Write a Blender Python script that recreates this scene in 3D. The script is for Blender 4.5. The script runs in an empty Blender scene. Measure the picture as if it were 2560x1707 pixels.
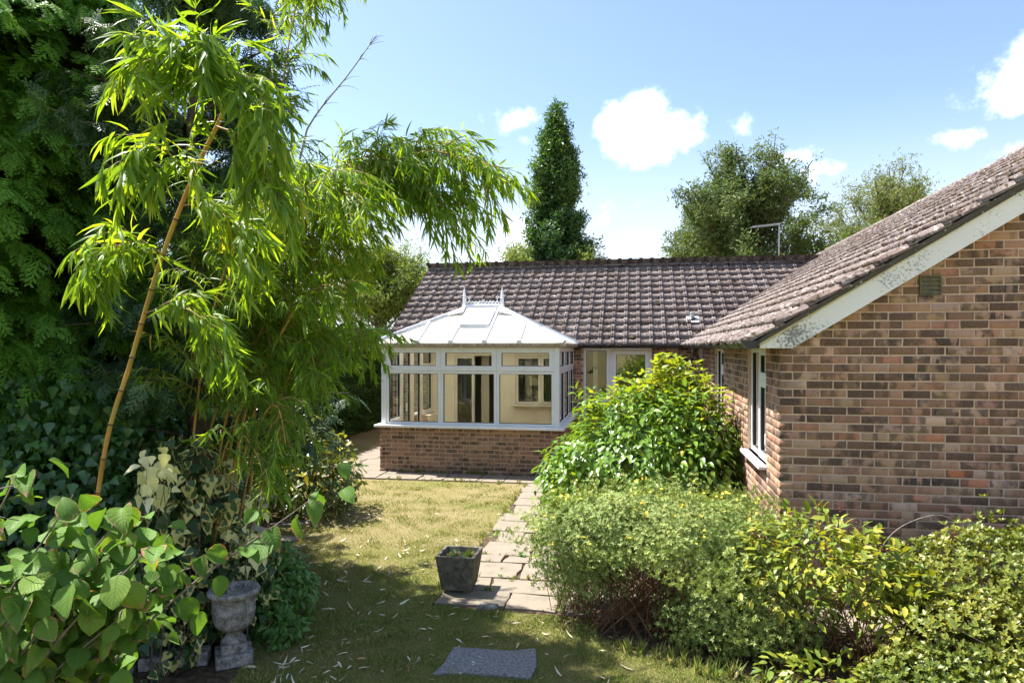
import bpy, math, random
import numpy as np
from mathutils import Matrix, Vector

R = math.radians
rng = np.random.default_rng(7)
random.seed(7)
sc = bpy.context.scene
col = sc.collection

# ------------------------------------------------------------------ camera, sky, sun, exposure
cam_d = bpy.data.cameras.new("camera")
cam_d.sensor_width = 36.0
cam_d.lens = 24.0
cam_d.shift_y = 0.0057
cam_d.clip_start = 0.05
cam_d.clip_end = 3000.0
cam = bpy.data.objects.new("camera", cam_d)
cam.location = (0, 0, 2.27)
cam.rotation_euler = (R(90), 0, R(10.36))
col.objects.link(cam)
sc.camera = cam

SUN_EL, SUN_AZ = 60.0, 15.2          # the sun stands left of the house front, a little behind it
to_sun = Vector((-math.cos(R(SUN_AZ)) * math.cos(R(SUN_EL)), math.sin(R(SUN_AZ)) * math.cos(R(SUN_EL)), math.sin(R(SUN_EL))))
sun_d = bpy.data.lights.new("sun", 'SUN')
sun_d.energy = 5.0
sun_d.angle = R(0.53)
sun_d.color = (1.0, 0.955, 0.88)
sun = bpy.data.objects.new("sun", sun_d)
sun.rotation_euler = to_sun.to_track_quat('Z', 'Y').to_euler()
sun.location = (-10, 10, 30)
col.objects.link(sun)

world = bpy.data.worlds.new("World")
sc.world = world
world.use_nodes = True
wn = world.node_tree.nodes
wl = world.node_tree.links
wn.clear()

def wnode(t, **kw):
    n = wn.new(t)
    for k, v in kw.items():
        setattr(n, k, v)
    return n

def wmath(op, a, b=None, clamp=False):
    n = wnode('ShaderNodeMath', operation=op, use_clamp=clamp)
    for i, v in enumerate((a, b)):
        if v is None:
            continue
        if isinstance(v, (int, float)):
            n.inputs[i].default_value = v
        else:
            wl.new(v, n.inputs[i])
    return n.outputs[0]

sky = wnode('ShaderNodeTexSky', sky_type='NISHITA', sun_disc=False)
sky.sun_elevation = R(SUN_EL)
sky.sun_rotation = R(-(90 - SUN_AZ))
sky.air_density = 1.0
sky.dust_density = 1.1
sky.ozone_density = 2.0
bg_sky = wnode('ShaderNodeBackground')
bg_sky.inputs['Strength'].default_value = 0.09
wl.new(sky.outputs[0], bg_sky.inputs['Color'])
tc = wnode('ShaderNodeTexCoord')
nz = wnode('ShaderNodeTexNoise')
nz.inputs['Scale'].default_value = 8.0
nz.inputs['Detail'].default_value = 7.0
nz.inputs['Roughness'].default_value = 0.66
wl.new(tc.outputs['Generated'], nz.inputs['Vector'])
# fair weather clouds: azimuth from the depth axis, elevation, half width, half height (degrees), density
CLOUDS = [(1.31, 17.26, 4.7, 2.5, 1), (-0.8, 17.7, 2.6, 1.9, 1), (4.09, 16.59, 2.8, 1.9, 1), (0.97, 19.06, 2.1, 1.7, 1),
          (1.2, 15.6, 3.0, 1.6, 1), (7.79, 17.0, 1.7, 1.25, .8), (-9.85, 18.26, 2.3, 1.6, .75), (-9.3, 16.93, 1.5, 1.1, .75),
          (11.97, 14.47, 2.7, 0.95, .8), (13.82, 13.34, 2.5, 1.2, .55), (26.2, 16.75, 4.3, 2.2, 1), (26.9, 18.2, 2.1, 1.8, 1),
          (22.91, 14.43, 2.2, 0.8, .6), (25.99, 13.23, 1.7, 0.9, .6), (-10.21, 7.18, 10, 2.6, .5), (0.61, 9.4, 6, 1.9, .35)]
crng = random.Random(11)
for k in range(26):                   # larger unseen clouds added round the rest of the sky for fill light
    CLOUDS.append((48 + k * 10.7 + crng.uniform(-5, 5), crng.uniform(10, 24) + (24 if k % 3 == 1 else 0) + (44 if k % 6 == 2 else 0), crng.uniform(6, 10), crng.uniform(2.6, 4.8), 1))
sxyz = wnode('ShaderNodeSeparateXYZ')
wl.new(tc.outputs['Generated'], sxyz.inputs[0])
cxyz = wnode('ShaderNodeCombineXYZ')      # (azimuth, elevation) of the view direction
wl.new(wmath('ARCTAN2', sxyz.outputs[0], sxyz.outputs[1]), cxyz.inputs[0])
wl.new(wmath('ARCSINE', sxyz.outputs[2]), cxyz.inputs[1])
best = None
for az, el, wx, wy, dens in CLOUDS:
    if az > 180: az -= 360
    kx, ky = math.cos(R(el)) / R(wx), 1 / R(wy)
    ma = wnode('ShaderNodeVectorMath', operation='MULTIPLY_ADD')
    wl.new(cxyz.outputs[0], ma.inputs[0])
    ma.inputs[1].default_value = (kx, ky, 0)
    ma.inputs[2].default_value = (-R(az) * kx, -R(el) * ky, 0)
    ln = wnode('ShaderNodeVectorMath', operation='LENGTH')
    wl.new(ma.outputs[0], ln.inputs[0])
    m = wnode('ShaderNodeMath', operation='MULTIPLY_ADD')
    wl.new(ln.outputs['Value'], m.inputs[0])
    m.inputs[1].default_value = -dens
    m.inputs[2].default_value = dens
    best = m.outputs[0] if best is None else wmath('MAXIMUM', best, m.outputs[0])
dens = wmath('ADD', best, wmath('MULTIPLY', wmath('SUBTRACT', nz.outputs['Fac'], 0.53), 3.3))
mr = wnode('ShaderNodeMapRange', interpolation_type='SMOOTHSTEP')
mr.inputs['From Min'].default_value = 0.0
mr.inputs['From Max'].default_value = 1.1
wl.new(dens, mr.inputs['Value'])
hz_f = wnode('ShaderNodeMapRange', interpolation_type='SMOOTHSTEP')      # milky summer haze low over the horizon, all round
hz_f.inputs['From Min'].default_value = math.sin(R(19))
hz_f.inputs['From Max'].default_value = math.sin(R(3))
hz_f.inputs['To Max'].default_value = 0.85
wl.new(sxyz.outputs[2], hz_f.inputs['Value'])
hz_m = wnode('ShaderNodeMix', data_type='RGBA')
wl.new(hz_f.outputs[0], hz_m.inputs[0])
wl.new(sky.outputs[0], hz_m.inputs[6])
hz_m.inputs[7].default_value = (4.1, 4.35, 4.7, 1)
wl.new(hz_m.outputs[2], bg_sky.inputs['Color'])
bg_cl = wnode('ShaderNodeBackground')
bg_cl.inputs['Color'].default_value = (1.0, 1.0, 1.0, 1)
bg_cl.inputs['Strength'].default_value = 1.2
mixw = wnode('ShaderNodeMixShader')
outw = wnode('ShaderNodeOutputWorld')
wl.new(mr.outputs[0], mixw.inputs[0])
wl.new(bg_sky.outputs[0], mixw.inputs[1])
wl.new(bg_cl.outputs[0], mixw.inputs[2])
wl.new(mixw.outputs[0], outw.inputs[0])
world.cycles.sampling_method = 'MANUAL'
world.cycles.sample_map_resolution = 256

sc.view_settings.view_transform = 'Standard'
sc.view_settings.look = 'None'
sc.view_settings.gamma = 1.0
sc.view_settings.use_curve_mapping = False
sc.view_settings.exposure = 1.58
sc.render.engine = 'CYCLES'
sc.cycles.use_denoising = True
sc.cycles.max_bounces = 12
sc.cycles.diffuse_bounces = 8
sc.cycles.transmission_bounces = 8
sc.cycles.transparent_max_bounces = 12
sc.cycles.caustics_reflective = False
sc.cycles.caustics_refractive = False

# ------------------------------------------------------------------ material helpers
class NT:
    def __init__(s, name):
        s.m = bpy.data.materials.new(name)
        s.m.use_nodes = True
        s.t = s.m.node_tree
        s.t.nodes.clear()
        s.out = s.t.nodes.new('ShaderNodeOutputMaterial')

    def n(s, typ, inp=None, **props):
        nd = s.t.nodes.new(typ)
        for k, v in props.items():
            setattr(nd, k, v)
        for k, v in (inp or {}).items():
            s.set(nd.inputs[k], v)
        return nd

    def set(s, sock, v):
        if isinstance(v, bpy.types.NodeSocket):
            s.t.links.new(v, sock)
        elif isinstance(v, (tuple, list)) and sock.type == 'RGBA' and len(v) == 3:
            sock.default_value = (*v, 1)
        else:
            sock.default_value = v

    def math(s, op, a, b=0.0, clamp=False):
        nd = s.n('ShaderNodeMath', {0: a, 1: b}, operation=op, use_clamp=clamp)
        return nd.outputs[0]

    def mix(s, f, a, b, mode='MIX'):
        nd = s.n('ShaderNodeMix', data_type='RGBA', blend_type=mode)
        s.set(nd.inputs[0], f)
        s.set(nd.inputs[6], a)
        s.set(nd.inputs[7], b)
        return nd.outputs[2]

    def ramp(s, f, stops, const=False):
        nd = s.n('ShaderNodeValToRGB', {0: f})
        cr = nd.color_ramp
        cr.interpolation = 'CONSTANT' if const else 'LINEAR'
        while len(cr.elements) < len(stops):
            cr.elements.new(0.5)
        for e, (p, c) in zip(cr.elements, stops):
            e.position = p
            e.color = (*c, 1) if len(c) == 3 else c
        return nd.outputs[0]

    def noise(s, vec, scale, detail=4.0, rough=0.55, dist=0.0):
        nd = s.n('ShaderNodeTexNoise', {'Vector': vec, 'Scale': scale, 'Detail': detail, 'Roughness': rough, 'Distortion': dist})
        return nd.outputs['Fac']

    def step(s, f, lo, hi):
        nd = s.n('ShaderNodeMapRange', {'Value': f, 'From Min': lo, 'From Max': hi}, interpolation_type='SMOOTHSTEP')
        return nd.outputs[0]

    def scalev(s, vec, v):
        return s.n('ShaderNodeVectorMath', {0: vec, 1: v}, operation='MULTIPLY').outputs[0]

    def addv(s, a, b):
        return s.n('ShaderNodeVectorMath', {0: a, 1: b}, operation='ADD').outputs[0]

    def pos(s):
        return s.n('ShaderNodeNewGeometry').outputs['Position']

    def piece(s):
        """one random number for each piece: a loose island of a mesh or an object of its own"""
        g = s.n('ShaderNodeNewGeometry')
        o = s.n('ShaderNodeObjectInfo')
        v = s.addv(o.outputs['Location'], s.scalev(g.outputs['Random Per Island'], (37.1, 91.7, 53.3)))
        return s.n('ShaderNodeTexWhiteNoise', {'Vector': v}, noise_dimensions='3D').outputs['Value']

    def bump(s, h, strength=0.3, dist=0.01):
        return s.n('ShaderNodeBump', {'Height': h, 'Strength': strength, 'Distance': dist}).outputs[0]

    def principled(s, base, rough=0.6, normal=None, metal=0.0, spec=0.4):
        nd = s.n('ShaderNodeBsdfPrincipled', {'Base Color': base, 'Roughness': rough, 'Metallic': metal, 'Specular IOR Level': spec})
        if normal is not None:
            s.set(nd.inputs['Normal'], normal)
        return nd.outputs[0]

    def done(s, sh):
        s.t.links.new(sh, s.out.inputs[0])
        return s.m

def mat_plain(name, c1, c2=None, rough=0.6, scale=8.0, bump=0.0, bscale=60.0, spec=0.4, metal=0.0):
    t = NT(name)
    p = t.pos()
    base = t.mix(t.step(t.noise(p, scale, 6), 0.35, 0.68), c1, c2 or c1)
    nrm = t.bump(t.noise(p, bscale, 5), bump, 0.01) if bump else None
    return t.done(t.principled(base, rough, nrm, metal, spec))

def mat_leaf(name, stops, trans=0.35, warm=(1.25, 1.15, 0.45), rough=0.5, spec=0.35, clump=1.2, clump_amt=0.35, gain=1.25):
    """foliage: colour varies leaf by leaf and clump by clump, with light passing through the blades"""
    t = NT(name)
    f = t.piece()
    cl = t.noise(t.pos(), clump, 2)
    f2 = t.math('ADD', t.math('MULTIPLY', f, 1 - clump_amt), t.math('MULTIPLY', t.step(cl, 0.3, 0.7), clump_amt))
    c = t.ramp(f2, [(p_, tuple(min(0.8, q_ * gain) for q_ in c_)) for p_, c_ in stops])
    pr = t.n('ShaderNodeBsdfPrincipled', {'Base Color': c, 'Roughness': rough, 'Specular IOR Level': spec})
    tr = t.n('ShaderNodeBsdfTranslucent', {'Color': t.mix(1.0, c, warm, 'MULTIPLY')})
    mx = t.n('ShaderNodeMixShader', {0: trans, 1: pr.outputs[0], 2: tr.outputs[0]})
    return t.done(mx.outputs[0])

MT = {}

def build_materials():
    # ---- brick, several kinds of stock brick mixed
    def brick(name, stops, dark):
        t = NT(name)
        r = t.piece()
        r2 = t.n('ShaderNodeTexWhiteNoise', {'W': t.math('MULTIPLY', r, 517.3)}, noise_dimensions='1D').outputs['Value']
        p = t.pos()
        sx = t.n('ShaderNodeSeparateXYZ', {0: p})
        along = t.math('ADD', sx.outputs[0], sx.outputs[1])
        off = t.math('MULTIPLY', r, 300.0)
        v = t.n('ShaderNodeCombineXYZ', {0: t.math('ADD', along, off), 1: off, 2: t.math('MULTIPLY', sx.outputs[2], 0.22)}).outputs[0]
        base = t.ramp(r, stops)
        v2 = t.addv(p, t.n('ShaderNodeCombineXYZ', {0: off, 1: off, 2: 0.0}).outputs[0])
        other = t.ramp(r2, stops)
        base = t.mix(t.math('MULTIPLY', t.step(t.noise(v, 9, 2, 0.4), 0.46, 0.6), 0.8), base, other)
        blob = t.step(t.noise(v2, 10, 3, 0.5), 0.4, 0.58)
        base = t.mix(t.math('MULTIPLY', blob, t.math('MULTIPLY', t.step(r2, 0.3, 0.75), 0.8)), base, (0.075, 0.055, 0.045))
        bands = t.step(t.noise(v, 15, 2, 0.4), 0.54, 0.6)
        base = t.mix(t.math('MULTIPLY', bands, t.step(r2, 0.86, 0.9)), base, (0.05, 0.04, 0.038))
        base = t.mix(0.1, base, (0.3, 0.185, 0.12))
        base = t.mix(t.math('MULTIPLY', t.step(t.noise(v2, 75, 4, 0.7), 0.5, 0.75), 0.4), base, (0.46, 0.35, 0.26))
        base = t.mix(t.math('MULTIPLY', t.step(t.noise(v2, 190, 3, 0.7), 0.56, 0.7), 0.6), base, (0.05, 0.04, 0.03))
        base = t.mix(t.math('MULTIPLY', t.step(t.noise(p, 1.4, 3), 0.45, 0.7), dark), base, (0.045, 0.04, 0.033))
        h = t.math('ADD', t.noise(v2, 130, 6, 0.7), t.noise(v2, 30, 3))
        MT[name] = t.done(t.principled(base, 0.9, t.bump(h, 0.75, 0.006), spec=0.2))
    stock = [(0.0, (0.082, 0.052, 0.044)), (0.16, (0.118, 0.071, 0.052)), (0.3, (0.216, 0.128, 0.083)), (0.4, (0.371, 0.190, 0.125)), (0.52, (0.433, 0.252, 0.161)),
             (0.64, (0.443, 0.290, 0.172)), (0.74, (0.484, 0.328, 0.244)), (0.82, (0.453, 0.209, 0.135)), (0.9, (0.371, 0.223, 0.192)),
             (0.96, (0.618, 0.446, 0.343)), (1.0, (0.536, 0.152, 0.068))]
    brick('stock_brick', stock, 0.25)
    dwarf = [(0.0, (0.14, 0.105, 0.085)), (0.15, (0.24, 0.155, 0.115)), (0.4, (0.38, 0.225, 0.15)), (0.7, (0.41, 0.26, 0.18)), (1.0, (0.33, 0.175, 0.12))]
    brick('dwarf_brick', dwarf, 0.35)
    t = NT('mortar')
    p = t.pos()
    base = t.mix(t.noise(p, 5, 5), (0.52, 0.375, 0.275), (0.6, 0.45, 0.345))
    base = t.mix(t.math('MULTIPLY', t.step(t.noise(p, 60, 4), 0.5, 0.75), 0.5), base, (0.15, 0.125, 0.1))
    MT['mortar'] = t.done(t.principled(base, 0.95, t.bump(t.noise(p, 220, 4), 0.5, 0.004), spec=0.15))
    # ---- concrete roof tile with lichen and moss
    t = NT('roof_tile')
    r = t.piece()
    p = t.pos()
    base = t.ramp(r, [(0, (0.135, 0.108, 0.103)), (0.35, (0.185, 0.154, 0.148)), (0.7, (0.225, 0.192, 0.187)), (1, (0.165, 0.126, 0.114))])
    base = t.mix(t.math('MULTIPLY', t.step(t.noise(p, 3.0, 4), 0.35, 0.7), 0.3), base, (0.28, 0.24, 0.225))
    base = t.mix(t.math('MULTIPLY', t.step(t.noise(p, 15, 5, 0.6), 0.575, 0.64), 0.8), base, (0.55, 0.5, 0.47))
    base = t.mix(t.step(t.noise(p, 26, 5, 0.65, 0.4), 0.53, 0.575), base, (0.06, 0.038, 0.022))
    base = t.mix(t.math('MULTIPLY', t.step(t.noise(p, 120, 3), 0.5, 0.7), 0.4), base, (0.09, 0.07, 0.062))
    MT['roof_tile'] = t.done(t.principled(base, 0.93, t.bump(t.noise(p, 120, 5, 0.7), 0.6, 0.006), spec=0.15))
    t = NT('moss')
    base = t.ramp(t.piece(), [(0, (0.03, 0.02, 0.012)), (0.6, (0.075, 0.05, 0.03)), (1, (0.13, 0.095, 0.06))])
    MT['moss'] = t.done(t.principled(base, 1.0, t.bump(t.noise(t.pos(), 150, 3), 1.0, 0.01), spec=0.05))
    # ---- white painted boards with mould
    t = NT('painted_board')
    p = t.pos()
    base = t.mix(t.noise(p, 2.5, 4), (0.78, 0.79, 0.8), (0.7, 0.7, 0.69))
    sp = t.n('ShaderNodeSeparateXYZ', {0: p})
    corner = t.step(sp.outputs[0], 1.75, 1.1)
    n1 = t.noise(p, 45, 8, 0.78)
    blot = t.math('ADD', t.step(t.noise(p, 1.6, 3), 0.42, 0.72), t.math('MULTIPLY', corner, 0.55))
    mask = t.math('MULTIPLY', t.step(t.math('ADD', n1, t.math('MULTIPLY', blot, 0.17)), 0.62, 0.74), 0.85)
    base = t.mix(mask, base, (0.11, 0.11, 0.1))
    MT['painted_board'] = t.done(t.principled(base, 0.6, t.bump(n1, 0.12, 0.004), spec=0.35))
    MT['fillet'] = mat_plain('fillet', (0.62, 0.57, 0.38), (0.5, 0.46, 0.3), 0.6, 12)
    t = NT('undercloak')
    p = t.pos()
    base = t.mix(t.noise(p, 9, 5), (0.06, 0.055, 0.05), (0.13, 0.12, 0.11))
    base = t.mix(t.step(t.noise(p, 26, 5, 0.6), 0.62, 0.68), base, (0.45, 0.45, 0.43))
    MT['undercloak'] = t.done(t.principled(base, 0.9, t.bump(t.noise(p, 60, 4), 0.6, 0.008), spec=0.2))
    # ---- upvc
    t = NT('white_upvc')
    p = t.pos()
    base = t.mix(t.step(t.noise(p, 4, 4), 0.3, 0.8), (0.8, 0.815, 0.83), (0.74, 0.745, 0.74))
    base = t.mix(t.math('MULTIPLY', t.step(t.noise(p, 40, 5, 0.7), 0.6, 0.8), 0.3), base, (0.4, 0.38, 0.33))
    MT['white_upvc'] = t.done(t.principled(base, 0.32, spec=0.5))
    MT['cream_upvc'] = mat_plain('cream_upvc', (0.74, 0.68, 0.54), (0.7, 0.64, 0.5), 0.4, 3)
    t = NT('dirty_gutter')
    p = t.pos()
    base = t.mix(t.step(t.noise(t.scalev(p, (1, 1, 0.35)), 22, 6, 0.7), 0.32, 0.7), (0.45, 0.4, 0.31), (0.2, 0.16, 0.11))
    MT['dirty_gutter'] = t.done(t.principled(base, 0.55))
    MT['black_plastic'] = mat_plain('black_plastic', (0.018, 0.018, 0.02), (0.035, 0.035, 0.038), 0.35, 9)
    MT['rubber'] = mat_plain('rubber', (0.02, 0.02, 0.02), None, 0.7)
    # ---- polycarbonate roof sheet
    t = NT('opal_sheet')
    base = t.mix(t.step(t.noise(t.pos(), 2.2, 4), 0.4, 0.75), (0.83, 0.84, 0.85), (0.76, 0.77, 0.77))
    pr = t.n('ShaderNodeBsdfPrincipled', {'Base Color': base, 'Roughness': 0.3})
    tr = t.n('ShaderNodeBsdfTranslucent', {'Color': (0.85, 0.83, 0.78)})
    MT['opal_sheet'] = t.done(t.n('ShaderNodeMixShader', {0: 0.7, 1: pr.outputs[0], 2: tr.outputs[0]}).outputs[0])
    # ---- window glass: clear pane with a mirror film
    t = NT('glass')
    lw = t.n('ShaderNodeFresnel', {'IOR': 1.5})
    f = t.math('ADD', t.math('MULTIPLY', lw.outputs[0], 1.55), 0.035, True)
    gl = t.n('ShaderNodeBsdfGlossy', {'Color': (0.95, 0.97, 0.98), 'Roughness': 0.0})
    tp = t.n('ShaderNodeBsdfTransparent', {'Color': (0.92, 0.95, 0.93)})
    MT['glass'] = t.done(t.n('ShaderNodeMixShader', {0: f, 1: tp.outputs[0], 2: gl.outputs[0]}).outputs[0])
    MT['plaster'] = mat_plain('plaster', (0.8, 0.72, 0.52), (0.76, 0.68, 0.49), 0.9, 2)
    MT['inner_floor'] = mat_plain('inner_floor', (0.34, 0.27, 0.2), (0.4, 0.33, 0.25), 0.5, 3)
    MT['room_wall'] = mat_plain('room_wall', (0.4, 0.38, 0.34), (0.36, 0.34, 0.3), 0.9, 2)
    MT['dark_wood'] = mat_plain('dark_wood', (0.06, 0.032, 0.018), (0.1, 0.055, 0.03), 0.5, 6)
    MT['metal'] = mat_plain('metal', (0.55, 0.56, 0.58), (0.42, 0.43, 0.45), 0.45, 14, metal=0.6)
    MT['lead'] = mat_plain('lead', (0.35, 0.36, 0.38), (0.55, 0.55, 0.55), 0.6, 20)
    MT['terracotta'] = mat_plain('terracotta', (0.34, 0.1, 0.055), (0.26, 0.08, 0.05), 0.85, 20)
    MT['olive_vent'] = mat_plain('olive_vent', (0.15, 0.135, 0.075), (0.1, 0.09, 0.055), 0.7, 20)
    # ---- ground
    def grass_colour(t, p):
        sp = t.n('ShaderNodeSeparateXYZ', {0: p})
        far = t.step(sp.outputs[1], 4.9, 8.2)
        n1 = t.noise(p, 0.75, 5, 0.6)
        n2 = t.noise(p, 5.0, 4, 0.6)
        f = t.math('ADD', t.math('MULTIPLY', n1, 0.85), t.math('ADD', t.math('MULTIPLY', n2, 0.4), t.math('MULTIPLY', far, 0.16)))
        return t.ramp(f, [(0.48, (0.16, 0.225, 0.045)), (0.6, (0.22, 0.245, 0.06)), (0.73, (0.31, 0.27, 0.11)), (0.9, (0.41, 0.33, 0.175))])  # green raised to lift the shaded near lawn, straw lowered in the sun
    t = NT('lawn_ground')
    p = t.pos()
    c = t.mix(t.step(t.noise(p, 70, 5, 0.75), 0.42, 0.62), grass_colour(t, p), (0.12, 0.1, 0.045))
    MT['lawn_ground'] = t.done(t.principled(c, 0.95, t.bump(t.noise(p, 240, 4, 0.7), 0.9, 0.02), spec=0.1))
    t = NT('grass_blade')
    c = grass_colour(t, t.pos())
    c = t.mix(t.math('MULTIPLY', t.step(t.noise(t.pos(), 16, 4, 0.7), 0.48, 0.62), 0.6), c, (0.1, 0.19, 0.03))
    c = t.mix(t.math('MULTIPLY', t.step(t.noise(t.pos(), 9, 3, 0.6), 0.56, 0.66), 0.55), c, (0.42, 0.3, 0.16))
    c = t.mix(0.62, c, t.ramp(t.piece(), [(0, (0.06, 0.11, 0.02)), (0.35, (0.15, 0.23, 0.04)), (0.65, (0.25, 0.29, 0.08)), (0.85, (0.42, 0.34, 0.18)), (1, (0.62, 0.52, 0.33))]))
    pr = t.n('ShaderNodeBsdfPrincipled', {'Base Color': c, 'Roughness': 0.6, 'Specular IOR Level': 0.25})
    tr = t.n('ShaderNodeBsdfTranslucent', {'Color': t.mix(1.0, c, (1.2, 1.2, 0.6), 'MULTIPLY')})
    MT['grass_blade'] = t.done(t.n('ShaderNodeMixShader', {0: 0.35, 1: pr.outputs[0], 2: tr.outputs[0]}).outputs[0])
    MT['field'] = mat_plain('field', (0.22, 0.2, 0.075), (0.34, 0.27, 0.12), 0.95, 0.4, 0.6, 40, 0.1)
    MT['soil'] = mat_plain('soil', (0.05, 0.036, 0.024), (0.11, 0.08, 0.052), 0.95, 14, 0.9, 90, 0.1)
    t = NT('slab')
    r = t.piece()
    p = t.pos()
    base = t.ramp(r, [(0, (0.205, 0.172, 0.134)), (0.5, (0.25, 0.212, 0.165)), (1, (0.23, 0.19, 0.148))])
    base = t.mix(t.math('MULTIPLY', t.step(t.noise(p, 7, 6, 0.7), 0.42, 0.66), 0.75), base, (0.17, 0.15, 0.125))
    base = t.mix(t.math('MULTIPLY', t.step(t.noise(p, 90, 4, 0.7), 0.52, 0.7), 0.5), base, (0.16, 0.145, 0.13))
    base = t.mix(t.step(t.noise(p, 30, 4, 0.6), 0.68, 0.72), base, (0.56, 0.54, 0.5))
    MT['slab'] = t.done(t.principled(base, 0.92, t.bump(t.noise(p, 150, 5, 0.7), 0.5, 0.006), spec=0.15))
    t = NT('lichen_slab')
    p = t.pos()
    base = t.mix(t.step(t.noise(p, 45, 5, 0.7), 0.35, 0.65), (0.12, 0.12, 0.13), (0.27, 0.26, 0.26))
    base = t.mix(t.step(t.noise(p, 11, 4, 0.55), 0.66, 0.69), base, (0.6, 0.58, 0.5))
    MT['lichen_slab'] = t.done(t.principled(base, 0.95, t.bump(t.noise(p, 120, 5), 0.7, 0.008), spec=0.15))
    t = NT('weathered_stone')
    p = t.pos()
    base = t.mix(t.step(t.noise(p, 14, 6, 0.7), 0.35, 0.7), (0.16, 0.145, 0.14), (0.4, 0.38, 0.37))
    base = t.mix(t.math('MULTIPLY', t.step(t.noise(p, 55, 5, 0.75), 0.55, 0.68), 0.8), base, (0.62, 0.6, 0.59))
    base = t.mix(t.math('MULTIPLY', t.step(t.noise(t.scalev(p, (1, 1, 0.25)), 40, 4), 0.5, 0.7), 0.6), base, (0.05, 0.04, 0.035))
    MT['weathered_stone'] = t.done(t.principled(base, 0.92, t.bump(t.noise(p, 120, 6, 0.75), 0.9, 0.008), spec=0.2))
    t = NT('dark_planter')
    p = t.pos()
    base = t.mix(t.step(t.noise(p, 16, 6, 0.7), 0.35, 0.72), (0.075, 0.068, 0.056), (0.2, 0.18, 0.14))
    base = t.mix(t.math('MULTIPLY', t.step(t.noise(p, 85, 5, 0.75), 0.6, 0.72), 0.7), base, (0.42, 0.4, 0.33))
    MT['dark_planter'] = t.done(t.principled(base, 0.9, t.bump(t.noise(p, 140, 5, 0.75), 0.7, 0.006), spec=0.25))
    MT['pale_stone'] = mat_plain('pale_stone', (0.5, 0.46, 0.36), (0.38, 0.35, 0.28), 0.85, 12, 0.5, 80)
    # ---- wood and stems
    t = NT('culm')
    p = t.pos()
    base = t.ramp(t.noise(p, 1.7, 3), [(0.3, (0.42, 0.2, 0.05)), (0.5, (0.5, 0.29, 0.075)), (0.68, (0.33, 0.27, 0.07))])
    MT['culm'] = t.done(t.principled(base, 0.42, spec=0.4))
    MT['twig_tan'] = mat_plain('twig_tan', (0.3, 0.17, 0.06), (0.24, 0.16, 0.06), 0.7, 6)
    MT['bark'] = mat_plain('bark', (0.085, 0.065, 0.05), (0.16, 0.13, 0.105), 0.95, 12, 0.9, 50, 0.1)
    MT['grey_twig'] = mat_plain('grey_twig', (0.22, 0.19, 0.165), (0.12, 0.1, 0.085), 0.9, 20)
    MT['red_stem'] = mat_plain('red_stem', (0.17, 0.065, 0.035), (0.2, 0.12, 0.05), 0.7, 12)
    MT['dead_cane'] = mat_plain('dead_cane', (0.3, 0.27, 0.24), (0.2, 0.18, 0.165), 0.9, 8)
    # ---- leaves
    L = mat_leaf
    MT['bamboo_leaf'] = L('bamboo_leaf', [(0, (0.07, 0.15, 0.024)), (0.5, (0.12, 0.23, 0.03)), (0.85, (0.18, 0.29, 0.038)), (0.95, (0.3, 0.33, 0.045)), (1, (0.5, 0.3, 0.08))], 0.6, (1.9, 1.5, 0.3), 0.45, 0.35, 0.8, 0.3)
    MT['conifer'] = L('conifer', [(0, (0.055, 0.14, 0.018)), (0.5, (0.1, 0.22, 0.026)), (1, (0.17, 0.32, 0.04))], 0.42, (1.2, 1.2, 0.5), 0.55, 0.3, 0.9, 0.4, gain=1.5)
    MT['yew'] = L('yew', [(0, (0.022, 0.05, 0.02)), (0.5, (0.035, 0.075, 0.03)), (1, (0.06, 0.105, 0.035))], 0.25, (1.2, 1.15, 0.6), 0.5, 0.35, 1.0, 0.3, 1.5)
    MT['conifer_core'] = mat_plain('conifer_core', (0.012, 0.014, 0.007), (0.03, 0.024, 0.014), 1.0, 6, spec=0.0)  # near-black core colour that carries the shade inside the foliage
    MT['hedge'] = L('hedge', [(0, (0.028, 0.075, 0.022)), (0.5, (0.05, 0.12, 0.03)), (1, (0.09, 0.175, 0.04))], 0.25, (1.2, 1.2, 0.5), 0.6, 0.25, 1.0, 0.4)
    MT['ivy'] = L('ivy', [(0, (0.02, 0.052, 0.018)), (0.55, (0.035, 0.085, 0.025)), (0.9, (0.06, 0.14, 0.03)), (1, (0.12, 0.21, 0.04))], 0.2, (1.3, 1.25, 0.4), 0.3, 0.5, 1.5, 0.3, 1.6)
    MT['laurel'] = L('laurel', [(0, (0.045, 0.085, 0.02)), (0.6, (0.09, 0.13, 0.028)), (0.82, (0.26, 0.25, 0.035)), (1, (0.55, 0.44, 0.05))], 0.3, (1.25, 1.1, 0.35), 0.32, 0.5, 1.3, 0.55)
    MT['understory'] = L('understory', [(0, (0.05, 0.12, 0.03)), (0.6, (0.085, 0.185, 0.04)), (1, (0.14, 0.24, 0.055))], 0.3, (1.2, 1.2, 0.45), 0.45, 0.4, 1.6, 0.3)
    MT['viburnum'] = L('viburnum', [(0, (0.06, 0.125, 0.026)), (0.5, (0.105, 0.2, 0.032)), (0.85, (0.165, 0.27, 0.038)), (0.97, (0.2, 0.27, 0.04)), (1, (0.32, 0.22, 0.05))], 0.34, (1.9, 1.55, 0.2), 0.3, 0.6, 1.5, 0.25)
    MT['potentilla'] = L('potentilla', [(0, (0.1, 0.155, 0.042)), (0.5, (0.185, 0.245, 0.065)), (1, (0.32, 0.35, 0.11))], 0.28, (1.2, 1.15, 0.5), 0.55, 0.3, 2.5, 0.35)
    MT['backlit_new_leaf'] = L('backlit_new_leaf', [(0, (0.16, 0.25, 0.03)), (0.5, (0.26, 0.33, 0.035)), (1, (0.36, 0.38, 0.05))], 0.5, (1.4, 1.25, 0.25), 0.45, 0.4, 1.5, 0.25, 1.0)  # young yellow-green, lightened further to carry the backlight on the crown top
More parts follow.
